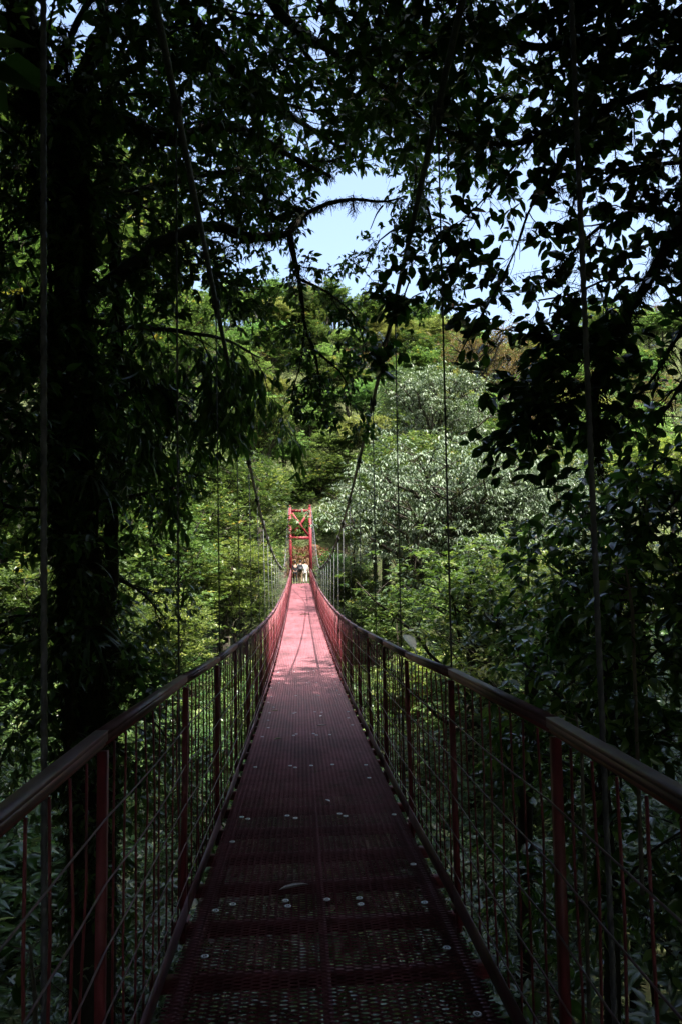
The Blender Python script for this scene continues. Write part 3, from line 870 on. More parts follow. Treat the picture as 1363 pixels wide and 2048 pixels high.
def bough(root, pp, r0, r1, nsub=8, sublen=.9, ntw=6, twl=.35, nl=7, leaf=.11, tmpl=OVALP, mat='canopy', reject=True, down=.2, moss=0, bias=(0, 0, 0), start=.12, P=None, droop=.35, bark='bark', spread=1.0):
    if P is None: P = poly3(pp)
    n = len(P)
    P = P + np.cumsum(rng.normal(0, .006, (n, 3)), 0) * .6
    r = np.linspace(r0, r1, n) * (1 + .12 * np.sin(np.arange(n) * 1.7))
    wood = MB(); fol = MB(); ms = MB()
    wood.tube(P, r, 7)
    if moss: moss_on(ms, P, r, moss)
    LP = []; LA = []; ntw = int(ntw * 1.6); leaf = leaf * (.84 if tmpl is not LONG else 1)
    bias = np.array(bias, float)
    for s in range(nsub):
        i = int(n * (start + (1 - start) * (s + rng.random()) / nsub)); i = min(i, n - 1)
        T = unit(P[min(i + 1, n - 1)] - P[i - 1])
        d = unit(rng.normal(0, 1, 3) * np.array([1, .8, .8]) * spread + T * .5 + bias + np.array([0, 0, -down]))
        L = sublen * rng.uniform(.5, 1.2)
        m = 7
        S = P[i] + np.outer(np.linspace(0, 1, m), d) * L + np.outer(np.linspace(0, 1, m) ** 2, [0, 0, -down * L * .5]) + np.cumsum(rng.normal(0, .02 * L, (m, 3)), 0)
        if reject:
            bad = np.zeros(m, bool); q, _ = proj(S)
            for o_ in OPEN: bad |= inside(o_, q)
            if bad.any(): continue
        rs = min(r[i] * .5, .004 + .006 * L)
        wood.tube(S, np.linspace(rs, .0018, m), 4, False)
        if moss and rng.random() < .5: moss_on(ms, S, np.full(m, rs), moss * .5, (.04, .12))
        for w in range(ntw):
            j = rng.uniform(.2, 1) * (m - 1)
            q = np.array([np.interp(j, np.arange(m), S[:, c]) for c in range(3)])
            e = unit(rng.normal(0, 1, 3) + d * .8 + np.array([0, 0, -down]))
            l = twl * rng.uniform(.5, 1.2)
            if True:
                qq, _ = proj(q + e * l * .6)
                pk = 1.0
                for o_, kp in SPARSE:
                    if inside(o_, qq)[0]: pk = min(pk, kp)
                if rng.random() > pk: continue
                if reject and any(inside(o_, qq)[0] for o_ in OPEN): continue
            k = 4
            TT = q + np.outer(np.linspace(0, 1, k), e) * l + np.outer(np.linspace(0, 1, k) ** 2, [0, 0, -.25 * l * down])
            wood.tube(TT, np.linspace(.0028, .0014, k), 3, False)
            u = np.concatenate([rng.uniform(.25, 1, nl - nl // 3), np.ones(nl // 3)])
            pos = np.stack([np.interp(u * (k - 1), np.arange(k), TT[:, c]) for c in range(3)], 1)
            LP.append(pos); LA.append(unit(rng.normal(0, 1, (nl, 3)) * [1, 1, .7] + e * .6))
    if LP:
        LP = np.vstack(LP); LA = np.vstack(LA)
        if reject:
            q, _ = proj(LP + LA * leaf * .5); bad = np.zeros(len(LP), bool)
            for o_ in OPEN: bad |= inside(o_, q)
            LP, LA = LP[~bad], LA[~bad]
        nn = len(LP)
        LA = LA + np.array([0, 0, -droop])
        leaves(fol, LP, LA, np.array([0, 0, 1.0]) + rng.normal(0, .55, (nn, 3)), leaf * rng.uniform(.6, 1.25, nn), tmpl)
    B = wood.build('branch', MAT[bark], root, True)
    ri = -np.array(root.location)
    B.location = tuple(ri)
    if fol.n: fol.build('foliage', MAT[mat], B)
    if ms.n: ms.build('moss', MAT['moss'], B)['kind'] = 'stuff'
    return B, P


def near_tree(name, pp, radii, label, moss=30, bark='bark'):
    P = poly3(pp)
    root = empty(name, P[0]); tag(root, label, 'tree')
    mb = MB()
    r = np.interp(np.linspace(0, 1, len(P)), np.linspace(0, 1, len(radii)), radii)
    a = np.linspace(0, 2 * np.pi, 14, endpoint=False)
    P2 = P + np.cumsum(rng.normal(0, .004, P.shape), 0)
    mb.tube(P2, r * (1 + rng.normal(0, .05, len(P))), 14)
    o = mb.build('trunk', MAT[bark], root, True); o.location = tuple(-np.array(root.location))
    if moss:
        ms = MB(); moss_on(ms, P2, r, moss, (.05, .20)); q = ms.build('moss', MAT['moss'], root); q.location = o.location; q['kind'] = 'stuff'
    return root


# left mossy tree
TL = near_tree('mossy_tree', [(175, 2500, 6.0), (170, 1900, 5.9), (175, 1500, 5.8), (160, 1200, 5.7), (150, 1000, 5.7), (130, 760, 5.6), (150, 520, 5.6), (120, 260, 5.5), (60, 60, 5.5), (40, -300, 5.5)],
               [.11, .12, .14, .14, .125, .11, .10], 'huge dark trunk wrapped in moss and air plants beside the left railing', 60)
cl = dict(nsub=12, sublen=1.1, ntw=8, twl=.4, nl=8, leaf=.12)
bough(TL, [(140, 620, 5.6), (250, 540, 5.9), (360, 470, 6.3), (430, 455, 6.6), (500, 478, 6.8), (545, 478, 6.9)], .06, .045, 8, .8, 6, .35, 8, .12, moss=55, down=.3)
bough(TL, [(500, 478, 6.8), (545, 476, 6.9), (578, 468, 7), (605, 435, 7.1), (650, 412, 7.2), (705, 403, 7.3), (765, 410, 7.4), (797, 404, 7.4)], .038, .010, 0, reject=False, moss=26)
bough(TL, [(765, 410, 7.4), (750, 432, 7.4), (742, 455, 7.4)], .01, .004, 0, reject=False)
bough(TL, [(790, 410, 7.4), (782, 430, 7.4), (800, 455, 7.4)], .01, .004, 0, reject=False)
bough(TL, [(705, 405, 7.3), (708, 425, 7.3)], .010, .005, 0, reject=False, moss=8)
bough(TL, [(578, 470, 7.0), (590, 520, 7.1), (603, 580, 7.2), (610, 650, 7.3), (628, 700, 7.3), (640, 770, 7.4)], .03, .01, 9, .42, 6, .22, 6, .10, reject=False, moss=16, down=.5, mat='canopy')
bough(TL, [(600, 560, 7.2), (660, 590, 7.3), (710, 640, 7.5), (730, 700, 7.6)], .015, .006, 9, .40, 6, .22, 6, .10, reject=False, moss=6, down=.5)
bough(TL, [(610, 650, 7.3), (600, 720, 7.3), (580, 800, 7.3)], .012, .005, 6, .35, 6, .2, 6, .10, reject=False, down=.6)
bough(TL, [(628, 700, 7.3), (690, 760, 7.5), (700, 830, 7.5)], .012, .005, 5, .35, 6, .2, 6, .10, reject=False, down=.6)
bough(TL, [(120, 300, 5.5), (230, 240, 5.6), (330, 275, 6.0), (450, 250, 6.4), (560, 300, 7), (660, 350, 7.5)], .08, .02, moss=30, **cl)
bough(TL, [(110, 240, 5.5), (200, 90, 5.5), (300, -40, 5.6), (400, -160, 5.6)], .07, .02, moss=20, **cl)
bough(TL, [(120, 260, 5.5), (40, 210, 5.3), (-80, 200, 5.2)], .08, .04, moss=40, **cl)
bough(TL, [(130, 400, 5.6), (230, 390, 6.2), (350, 360, 6.8), (480, 340, 7.4), (580, 340, 8)], .05, .015, moss=12, **cl)
bough(TL, [(140, 640, 5.6), (240, 650, 6.2), (330, 660, 6.8), (440, 680, 7.4), (520, 720, 8)], .035, .01, 14, .75, 7, .35, 7, .17, LONG, 'canopy', down=.8, moss=6, droop=1.0, reject=False)
bough(TL, [(140, 800, 5.7), (250, 790, 6.4), (340, 770, 7.2), (440, 790, 8), (500, 820, 8.3)], .03, .01, 12, .75, 7, .35, 7, .17, LONG, 'canopy', down=.8, moss=6, droop=1.0)
bough(TL, [(130, 760, 5.6), (60, 700, 5.2), (-60, 680, 5)], .05, .02, 8, .8, 7, .4, 7, .13, moss=20)
bough(TL, [(150, 900, 5.7), (60, 880, 5.4), (-80, 850, 5)], .05, .02, 8, .8, 7, .4, 7, .12, moss=20)
for pp, n_ in (([(140, 500, 5.6), (60, 420, 5.4), (-60, 380, 5.2)], 16), ([(120, 200, 5.5), (40, 60, 5.4), (-60, -20, 5.3)], 14), ([(130, 700, 5.6), (210, 720, 6.0), (300, 760, 6.6), (380, 840, 7.2)], 14),
              ([(120, 260, 5.5), (220, 140, 6.2), (340, 140, 7), (460, 100, 7.6)], 18), ([(140, 560, 5.6), (220, 440, 6.4), (300, 400, 7.2), (400, 380, 7.8)], 14), ([(150, 1000, 5.7), (60, 1020, 5.5), (-40, 1000, 5.3)], 10),
              ([(160, 1250, 5.7), (70, 1230, 5.6), (-30, 1260, 5.3)], 10), ([(120, 300, 5.5), (180, 330, 6), (260, 330, 6.6), (400, 300, 7.4)], 16), ([(110, 150, 5.5), (200, -20, 5.8), (320, -80, 6.2), (480, -60, 6.6)], 14)):
    bough(TL, pp, .03, .01, int(n_ * .6), 1.0, 7, .4, 8, .12, moss=10, down=.25)
for k_, (y0_, y1_) in enumerate(((60, 420), (350, 700), (600, 950), (850, 1200), (1100, 1450), (1350, 1750))):
    x_ = (95, 135, 140, 150, 165, 172)[k_]
    for dx_ in (-25, 30):
        bough(TL, [(x_ + dx_, y0_, 5.42), (x_ + dx_ * 1.5, (y0_ + y1_) / 2, 5.36), (x_ + dx_, y1_, 5.42)], .012, .01, 7, .40, 6, .25, 8, .10, moss=60, down=.6, reject=False)
bough(TL, [(350, 360, 6.8), (430, 390, 7.2), (500, 420, 7.6), (560, 470, 7.8)], .012, .006, 16, .34, 7, .22, 8, .10, moss=8, down=.4, reject=False)
bough(TL, [(300, 430, 6.4), (380, 500, 6.8), (450, 560, 7.2), (520, 580, 7.6)], .012, .006, 15, .34, 7, .22, 8, .10, moss=8, down=.4, reject=False)
bough(TL, [(480, 340, 7.4), (540, 370, 7.5), (580, 400, 7.6)], .01, .005, 9, .25, 6, .2, 8, .10, moss=8, down=.3, reject=False)
# second thin trunk
T2 = near_tree('slender_tree', [(225, 2400, 7), (222, 1500, 6.8), (225, 1150, 6.7), (232, 860, 6.7), (235, 640, 6.8), (215, 300, 6.8), (200, -300, 6.8)], [.06, .06, .055, .05], 'slim dark trunk standing just right of the huge mossy trunk', 25)
bough(T2, [(230, 960, 6.7), (290, 950, 7), (370, 945, 7.6), (430, 960, 8)], .02, .008, 9, .6, 6, .3, 6, .10, down=.3, moss=8)
bough(T2, [(228, 1000, 6.7), (280, 990, 6.9), (350, 975, 7.2), (420, 985, 7.6)], .018, .006, 5, .5, 6, .3, 6, .10, down=.3, moss=10)
bough(T2, [(225, 1150, 6.7), (280, 1180, 7), (330, 1230, 7.3)], .02, .006, 10, .6, 6, .3, 7, .10, 'x' and OVALP, 'under', down=.3, moss=5, reject=False)
bough(T2, [(222, 1350, 6.8), (150, 1340, 6.5), (60, 1380, 6)], .02, .006, 12, .7, 7, .35, 7, .10, OVALP, 'under', down=.2, reject=False)
bough(T2, [(222, 1450, 6.8), (290, 1440, 7), (350, 1500, 7.4)], .02, .006, 10, .6, 7, .35, 7, .10, OVALP, 'under', down=.2, reject=False)
# overhead tree rooted left of the path behind the viewer
PB = np.array([(-3.4, -1.5, -1), (-3.3, -1.4, 2), (-3.0, -1.0, 4.5), (-2.6, -.2, 6.5), (-2.2, 1.0, 8.0), (-1.8, 2.2, 9.0)])
TO = empty('overhanging_tree', PB[0]); tag(TO, 'leafy tree whose boughs close the top centre of the view above the bridge', 'tree')
mb = MB(); mb.tube(PB, [.2, .18, .15, .12, .09, .05], 12); o = mb.build('trunk', MAT['bark'], TO, True); o.location = tuple(-PB[0])
co = dict(nsub=19, sublen=1.2, ntw=8, twl=.42, nl=8, leaf=.125)
for pp in ([(260, -260, 4.5), (380, 20, 5.2), (480, 150, 5.8), (600, 240, 6.6), (720, 310, 7.4)],
           [(420, -260, 4.6), (560, 20, 5.4), (680, 110, 6.2), (800, 200, 7.0), (900, 300, 7.8)],
           [(600, -260, 4.8), (720, -20, 5.6), (850, 80, 6.4), (960, 200, 7.2)],
           [(200, -200, 6.5), (330, 60, 7.2), (420, 200, 8.0), (500, 320, 8.8)],
           [(520, -150, 7.0), (600, 80, 7.8), (700, 200, 8.6), (800, 280, 9.4)],
           [(700, -150, 7.5), (820, 60, 8.2), (900, 220, 9.0), (900, 340, 9.6)]):
    bough(TO, pp, .05, .012, moss=8, down=.1, mat='canopy', **co)
bough(TO, [(800, 200, 8.0), (830, 330, 8.1), (810, 440, 8.2), (760, 480, 8.2), (730, 540, 8.2)], .02, .006, 14, .40, 7, .22, 7, .085, reject=False, down=.5)
bough(TO, [(830, 330, 8.1), (860, 440, 8.1), (880, 520, 8.2), (850, 600, 8.2)], .02, .006, 14, .36, 7, .22, 7, .085, reject=False, down=.5)
bough(TO, [(700, 310, 8.0), (640, 330, 8.1), (590, 360, 8.2)], .02, .008, 8, .25, 6, .2, 6, .085, reject=False, moss=10, down=.2)

# right tree
TR = near_tree('broad_leaved_tree', [(1560, 2300, 6.0), (1500, 1500, 5.8), (1460, 1000, 5.6), (1425, 600, 5.4), (1410, 250, 5.3), (1430, -300, 5.2)], [.19, .18, .16, .13], 'dark tree with broad oval leaves spreading in from the right edge', 40)
rr = dict(leaf=.125, tmpl=OVAL, mat='glossy')
bough(TR, [(1415, 170, 5.3), (1290, 185, 5.2), (1180, 232, 5.1), (1080, 272, 5.1), (1000, 285, 5.1), (940, 275, 5.2), (870, 245, 5.3)], .045, .014, 20, .75, 5, .32, 7, moss=14, down=.1, **rr)
bough(TR, [(1420, 0, 5.2), (1260, 60, 5.1), (1100, 100, 5.1), (950, 90, 5.2), (830, 140, 5.3)], .045, .014, 25, .9, 6, .35, 7, moss=10, down=.1, **rr)
bough(TR, [(1430, -200, 5.0), (1250, -80, 4.8), (1050, -40, 4.8), (880, -20, 5)], .045, .014, 22, .9, 6, .35, 7, moss=10, down=.1, **rr)
bough(TR, [(1415, 380, 5.2), (1345, 470, 5.0), (1295, 570, 4.9), (1240, 660, 4.8), (1195, 755, 4.8)], .05, .022, 14, .6, 6, .3, 7, moss=60, down=.1, **rr)
bough(TR, [(1240, 655, 4.8), (1190, 700, 4.8), (1130, 730, 4.8), (1085, 790, 4.8)], .02, .008, 16, .38, 6, .25, 7, moss=12, down=.2, reject=False, **rr)
bough(TR, [(1195, 755, 4.8), (1130, 790, 4.8), (1080, 820, 4.8)], .014, .006, 9, .3, 6, .22, 7, moss=12, down=.3, reject=False, **rr)
bough(TR, [(1195, 755, 4.8), (1185, 850, 4.8), (1200, 940, 4.8)], .014, .006, 9, .3, 6, .22, 6, moss=30, down=.3, reject=False, **rr)
bough(TR, [(1420, 560, 5.1), (1350, 680, 5.0), (1290, 780, 4.9), (1220, 830, 4.9)], .02, .006, 12, .55, 4, .3, 5, moss=6, down=.1, reject=False, **rr)
bough(TR, [(1180, 235, 5.1), (1115, 330, 4.9), (1062, 402, 4.9), (1030, 490, 4.9), (985, 590, 4.9), (945, 660, 4.9), (915, 715, 4.9)], .012, .004, 18, .30, 4, .2, 5, reject=False, down=.1, **rr)
bough(TR, [(1170, 300, 5.0), (1150, 380, 4.9), (1135, 470, 4.9), (1118, 545, 4.9)], .009, .004, 7, .35, 4, .22, 5, reject=False, moss=8, down=.1, **rr)
bough(TR, [(1030, 330, 5.0), (960, 410, 5.0), (890, 480, 5.0), (860, 520, 5.1)], .009, .003, 12, .35, 5, .2, 5, reject=False, down=.1, **rr)
bough(TR, [(1330, 420, 5.0), (1240, 430, 4.9), (1180, 470, 4.9), (1100, 560, 4.9)], .02, .006, 12, .5, 5, .28, 7, reject=False, moss=10, down=.1, **rr)
bough(TR, [(1400, 320, 5.0), (1300, 330, 4.9), (1220, 340, 4.9), (1120, 370, 4.9)], .02, .006, 10, .5, 5, .28, 7, moss=10, down=.1, **rr)
bough(TR, [(1295, 560, 4.9), (1220, 560, 4.9), (1140, 590, 4.9), (1080, 600, 4.9)], .012, .005, 9, .3, 5, .22, 6, reject=False, down=.15, **rr)
bough(TR, [(1400, 700, 5.2), (1360, 760, 5.1), (1300, 860, 5.0)], .02, .006, 6, .5, 4, .3, 5, moss=10, down=.1, reject=False, **rr)
bough(TR, [(820, 560, 5.3), (790, 640, 5.3), (768, 690, 5.3)], .006, .003, 5, .16, 4, .14, 5, reject=False, down=.2, **rr)

# right glossy bush
TB = near_tree('glossy_bush', [(1235, 2300, 6.0), (1225, 1800, 5.8), (1210, 1500, 5.7), (1230, 1250, 5.6), (1290, 1050, 5.5)], [.07, .06, .04, .03], 'dense glossy-leaved bush rising behind the right handrail', 15)
rb = dict(leaf=.15, tmpl=OVALP, mat='bush', reject=True, down=.1)
for pp in ([(1225, 1300, 5.7), (1150, 1180, 6.2), (1080, 1120, 6.6)], [(1240, 1200, 5.7), (1180, 1060, 6.0), (1130, 1000, 6.4)],
           [(1290, 1050, 5.5), (1300, 950, 5.6), (1320, 880, 5.6)], [(1280, 1100, 5.5), (1350, 1000, 5.2), (1420, 950, 5)],
           [(1215, 1450, 5.7), (1290, 1330, 5.2), (1380, 1250, 5)], [(1215, 1500, 5.7), (1120, 1400, 6.2), (1040, 1330, 6.6)],
           [(1230, 1250, 5.6), (1320, 1180, 5.4), (1400, 1120, 5.2)], [(1215, 1560, 5.8), (1300, 1480, 5.4), (1400, 1420, 5)],
           [(1215, 1600, 5.8), (1150, 1540, 6), (1060, 1500, 6.5)], [(1225, 1800, 5.8), (1300, 1700, 5.2), (1380, 1650, 5)],
           [(1225, 1850, 5.8), (1150, 1800, 6), (1060, 1760, 6.3)], [(1235, 1350, 5.6), (1200, 1250, 5.8), (1120, 1250, 6.3)]):
    bough(TB, pp, .02, .006, 10, .6, 6, .32, 6, **rb)
TD = near_tree('dark_stemmed_tree', [(1052, 2300, 8), (1050, 1800, 7.8), (1052, 1500, 7.7), (1060, 1340, 7.6)], [.09, .08, .07], 'short dark mossy trunk seen through the right railing', 20)
bough(TD, [(1060, 1340, 7.6), (1010, 1260, 7.8), (960, 1230, 8.2)], .03, .01, 8, .6, 6, .3, 6, .12, OVALP, 'under', down=.1, moss=12, reject=False)
bough(TD, [(1060, 1340, 7.6), (1100, 1280, 7.6), (1160, 1250, 7.8)], .03, .01, 8, .6, 6, .3, 6, .12, OVALP, 'under', down=.1, moss=12, reject=False)


# epiphytes on the left trunk
def epiphyte(px, py, d, n, L, label, up=.3):
    c = at(px, py, d)
    root = empty('air_plant', c); tag(root, label, 'air plant', 'air plants on the mossy trunk')
    mb = MB()
    a = rng.uniform(0, 2 * np.pi, n)
    A = np.stack([np.cos(a), np.sin(a) - .3, rng.uniform(-.1, .9, n) * up * 2], 1)
    leaves(mb, rng.normal(0, .02, (n, 3)), A, np.array([0, 0, 1.0]) + rng.normal(0, .2, (n, 3)), L * rng.uniform(.6, 1.2, n), tmpl_blade(.07, .8))
    mb.build('leaf_rosette', MAT['strap'], root)
    mb = MB(); mb.tube([(0, 0, -.06), (0, .02, .0), (0, 0, .04)], [.03, .04, .02], 8); mb.build('root_ball', MAT['bark'], root, True)


epiphyte(170, 960, 5.45, 34, .42, 'strap-leaved air plant drooping midway up the huge mossy trunk')
epiphyte(40, 600, 5.0, 26, .32, 'air plant with long arching leaves at the upper left edge')
epiphyte(165, 590, 5.35, 26, .30, 'air plant perched high on the huge mossy trunk')
epiphyte(160, 1130, 5.4, 26, .30, 'small air plant in the moss just below the big drooping one')
epiphyte(175, 1265, 5.4, 40, .40, 'spiky grass-like air plant on the huge trunk level with the railing bend')
epiphyte(235, 1210, 6.4, 24, .32, 'air plant with pale curved leaves on the slim trunk')

def sapling(px, py, d, n, L, stem, label, mat='bush'):
    c = at(px, py, d)
    root = empty('broad_leaved_sapling', c - [0, 0, stem]); tag(root, label, 'sapling')
    mb = MB(); mb.tube([(0, 0, -1.5), (.03, 0, stem * .5), (0, 0, stem)], [.014, .011, .006], 6)
    a = rng.uniform(0, 2 * np.pi, n)
    b = np.stack([np.cos(a), np.sin(a), rng.uniform(-.2, .5, n)], 1) * L * rng.uniform(.4, 1.3, n)[:, None]
    z0 = stem - rng.uniform(0, .5, n) * stem * .8
    for i in range(n): mb.tube([(0, 0, z0[i]), b[i] + [0, 0, z0[i]]], [.004, .0025], 4, False)
    mb.build('stem', MAT['pale_bark'], root, True)
    for i in range(n):
        m2 = MB(); leaves(m2, (b[i] + [0, 0, z0[i]])[None], (np.array([math.cos(a[i]), math.sin(a[i]), -.35]) + rng.normal(0, .15, 3))[None], (np.array([0, 0, 1.]) + rng.normal(0, .3, 3))[None], L * rng.uniform(.7, 1.2), tmpl_oval(.55, .22))
        m2.build('leaf', MAT[mat], root)


sapling(792, 1250, 13, 9, .34, 1.2, 'pale large-leaved sapling rising behind the right handrail halfway along', 'silver')
sapling(60, 1890, 3.6, 13, .12, .5, 'low plant with glossy broad leaves at the bottom left behind the railing')
sapling(1090, 1960, 3.4, 16, .11, .5, 'low plant with glossy broad leaves at the bottom right behind the railing')
sapling(1150, 1425, 5.0, 6, .17, .5, 'sapling with large pale drooping leaves just above the right handrail', 'silver')
sapling(1250, 1130, 4.8, 7, .16, .6, 'large-leaved sapling shining in the right bush beside the nearest hanger')

# trees added around and above the viewer to block light at the near end
blk = tree_meshes('blk', 31, 12.5, 5.6, .3, 16, 8, 64000, .21, RHOMB, 'canopy', flat=.4, base=.55, clump=1.5, zs=.6)
blk2 = tree_meshes('blk2', 32, 12, 4.6, .3, 20, 8, 60000, .20, RHOMB, 'canopy', flat=.4, base=.12, clump=1.4, zs=.7)
blk3 = tree_meshes('blk3', 33, 22, 6.4, .3, 20, 9, 80000, .21, RHOMB, 'canopy', flat=.4, base=.80, clump=1.5, zs=.6)
for (x, y, tz, s_) in [(-6.4, 2.2, 16, 1.0), (6.6, 2.6, 16, 1.0), (-1.5, -3.5, 15, 1.0), (2.5, -5.5, 14.5, 1)]:
    place('added_shade_tree', blk3, (x, y, tz - 22 * s_), rng.uniform(0, 6.28), s_, 1, desc=('tall canopy tree', 'canopy', 'c'), group='added shade trees around the near end of the bridge')
for (m_, x, y, s_) in [(blk, -5.2, -4.6, 1.0), (blk, 4.5, -3.8, 1.0), (blk, -3, -10, 1.0), (blk, 3.8, -10, 1.05), (blk, 0.5, -6.4, 1.1), (blk, -6.4, .6, 1.0), (blk, 6.3, .2, 1.05),
                     (blk2, -9.5, -1, 1.0), (blk2, 9.5, -1.5, 1.0), (blk2, -9, 6, 1.1), (blk2, 10.3, 5.5, 1.1), (blk2, -8, -8, 1), (blk2, 8.6, -8.5, 1.0), (blk2, 0, -15, 1.0), (blk2, -13, 12, 1.1), (blk2, 15.5, 12, 1.1), (blk2, -5, -14, 1), (blk2, 6, -14, 1)]:
    zg = float(H(x, y))
    top = 12.6
    place('added_shade_tree', m_, (x, y, zg - .2), rng.uniform(0, 6.28), s_, max(1, (top - zg) / 12.5 / s_), desc=('tall canopy tree', 'canopy', 'c'), group='added shade trees around the near end of the bridge')

for (x, y, s_) in [(-4, -5, 1.3), (-1.5, -7, 1.3), (2, -6.5, 1.3), (4.8, -5.5, 1.3), (-6.5, -2.5, 1.3), (6.8, -2.5, 1.3), (-8, 1.5, 1.3), (8, 1.5, 1.3), (-11, -8, 1.8), (11, -8, 1.8), (-3, -11, 1.8), (4, -11, 1.8), (0.3, -10, 1.8), (-12, 2, 1.8), (12, 1, 1.8), (-9, -14, 2), (9, -14, 2)]:  # low understory trees added to stop sky light leaking in behind and beside
    place('added_shade_tree', PR['under1'], (x, y, float(H(x, y)) - .2), rng.uniform(0, 6.28), s_, 1, desc=('tall canopy tree', 'canopy', 'c'), group='added shade trees around the near end of the bridge')

# ------------------------------------------------------------------ labels for placed trees
ORD = ['first', 'second', 'third', 'fourth', 'fifth', 'sixth', 'seventh', 'eighth', 'ninth', 'tenth', 'eleventh', 'twelfth', 'thirteenth', 'fourteenth', 'fifteenth', 'sixteenth', 'seventeenth', 'eighteenth', 'nineteenth', 'twentieth', 'twenty-first', 'twenty-second', 'twenty-third', 'twenty-fourth', 'twenty-fifth', 'twenty-sixth']
buckets = {}
for root, loc, desc, sc in THINGS:
    if not isinstance(desc, tuple): continue
    q, d = proj(loc + np.array([0, 0, 5 * sc]))
    px, py = q[0]
    if desc[1] == 'hill':
        z = 'on the skyline' if loc[1] > 104 else 'high on the hillside' if loc[1] > 88 else 'on the mid hillside' if loc[1] > 72 else 'low on the hillside'
        z += ' left of the tower' if px < 600 else ' above the tower' if px < 800 else ' to the right'
    elif desc[1] == 'mid':
        z = ('left of the bridge' if px < 600 else 'right of the bridge') + (' on the far slope' if loc[1] > 38 else ' on the near slope')
    elif desc[1] == 'tower': z = ('just left of the tower' if loc[0] < 0 else 'just right of the tower') if loc[1] < 60 else 'close behind the tower'
    elif desc[1] == 'under':
        z = ('beyond the left railing' if loc[0] < 0 else 'beyond the right railing') + (' close by' if loc[1] < 9 else ' midway along' if loc[1] < 20 else ' toward the far end')
    elif desc[1] == 'below': z = 'seen through the deck mesh' + (' close by' if loc[1] < 10 else ' further along')
    else: z = 'around the near end of the bridge, out of frame'
    buckets.setdefault((desc[0], z), []).append((px, root))
for (dsc, z), lst in buckets.items():
    lst.sort(key=lambda t: t[0])
    for i, (px, root) in enumerate(lst):
        if 'out of frame' in z: root['label'] = 'tree added to shade the near end of the bridge'; continue
        root['label'] = f'{dsc} {z}' + ('' if len(lst) == 1 else f', {ORD[i] if i < 26 else "last"} from the left')

# ------------------------------------------------------------------ things lying on the deck
def litter(px, py, L, w, ang, mat, name, label, cat='leaf'):
    for d in np.linspace(2, 30, 2000):
        p = at(px, py, d)
        if p[2] < float(dz(d)): break
    t = tmpl_oval(w, .0)
    mb = MB(); leaves(mb, np.zeros((1, 3)), np.array([[math.cos(ang), math.sin(ang), .02]]), np.array([[.1, .1, 1.]]), L, t)
    o = mb.build(name, MAT[mat]); o.location = (p[0], p[1], float(dz(d)) + .012)
    tag(o, label, cat)


litter(558, 1786, .16, .20, .28, 'pale_leaf', 'dry_leaf', 'long narrow whitish dry leaf lying across the near deck mesh')
litter(543, 1424, .10, .5, .2, 'dry_green', 'fallen_leaf', 'yellow-green fallen leaf near the left edge of the deck')
litter(632, 1454, .14, .2, .1, 'pale_leaf', 'dry_leaf', 'thin pale dry leaf in the middle of the deck')
litter(548, 1481, .09, .4, .3, 'dry_green', 'fallen_leaf', 'dull green fallen leaf on the deck by the left kick plate')
litter(640, 1435, .06, .5, 1.2, 'pale_leaf', 'dry_leaf', 'small pale scrap of leaf just beyond the thin dry leaf')
litter(660, 1607, .06, .5, 2.2, 'pale_leaf', 'dry_leaf', 'small pale leaf right of centre on the mid deck')
litter(598, 1205, .45, .12, .1, 'dry_green', 'fallen_twig', 'pale twig lying across the sunlit far deck', 'twig')


# ------------------------------------------------------------------ people
def plain(name, c, rough=.8):
    return noise_mat(name, [(.3, tuple(v * .75 for v in c)), (.7, c)], 8, rough, .1)


SK = plain('skin', (.42, .24, .17), .6)


def skinned(name, verts, edges, radii, mat, parent):
    me = bpy.data.meshes.new(name); me.from_pydata([tuple(v) for v in verts], edges, []); me.update()
    me.materials.append(mat)
    o = bpy.data.objects.new(name, me); COL.objects.link(o)
    if parent is not None: o.parent = parent
    sm = o.modifiers.new('skin', 'SKIN'); sm.use_smooth_shade = True
    for i, r in enumerate(radii): me.skin_vertices[0].data[i].radius = (r if isinstance(r, tuple) else (r, r))
    me.skin_vertices[0].data[0].use_root = True
    ss = o.modifiers.new('sub', 'SUBSURF'); ss.levels = 1; ss.render_levels = 2
    return o


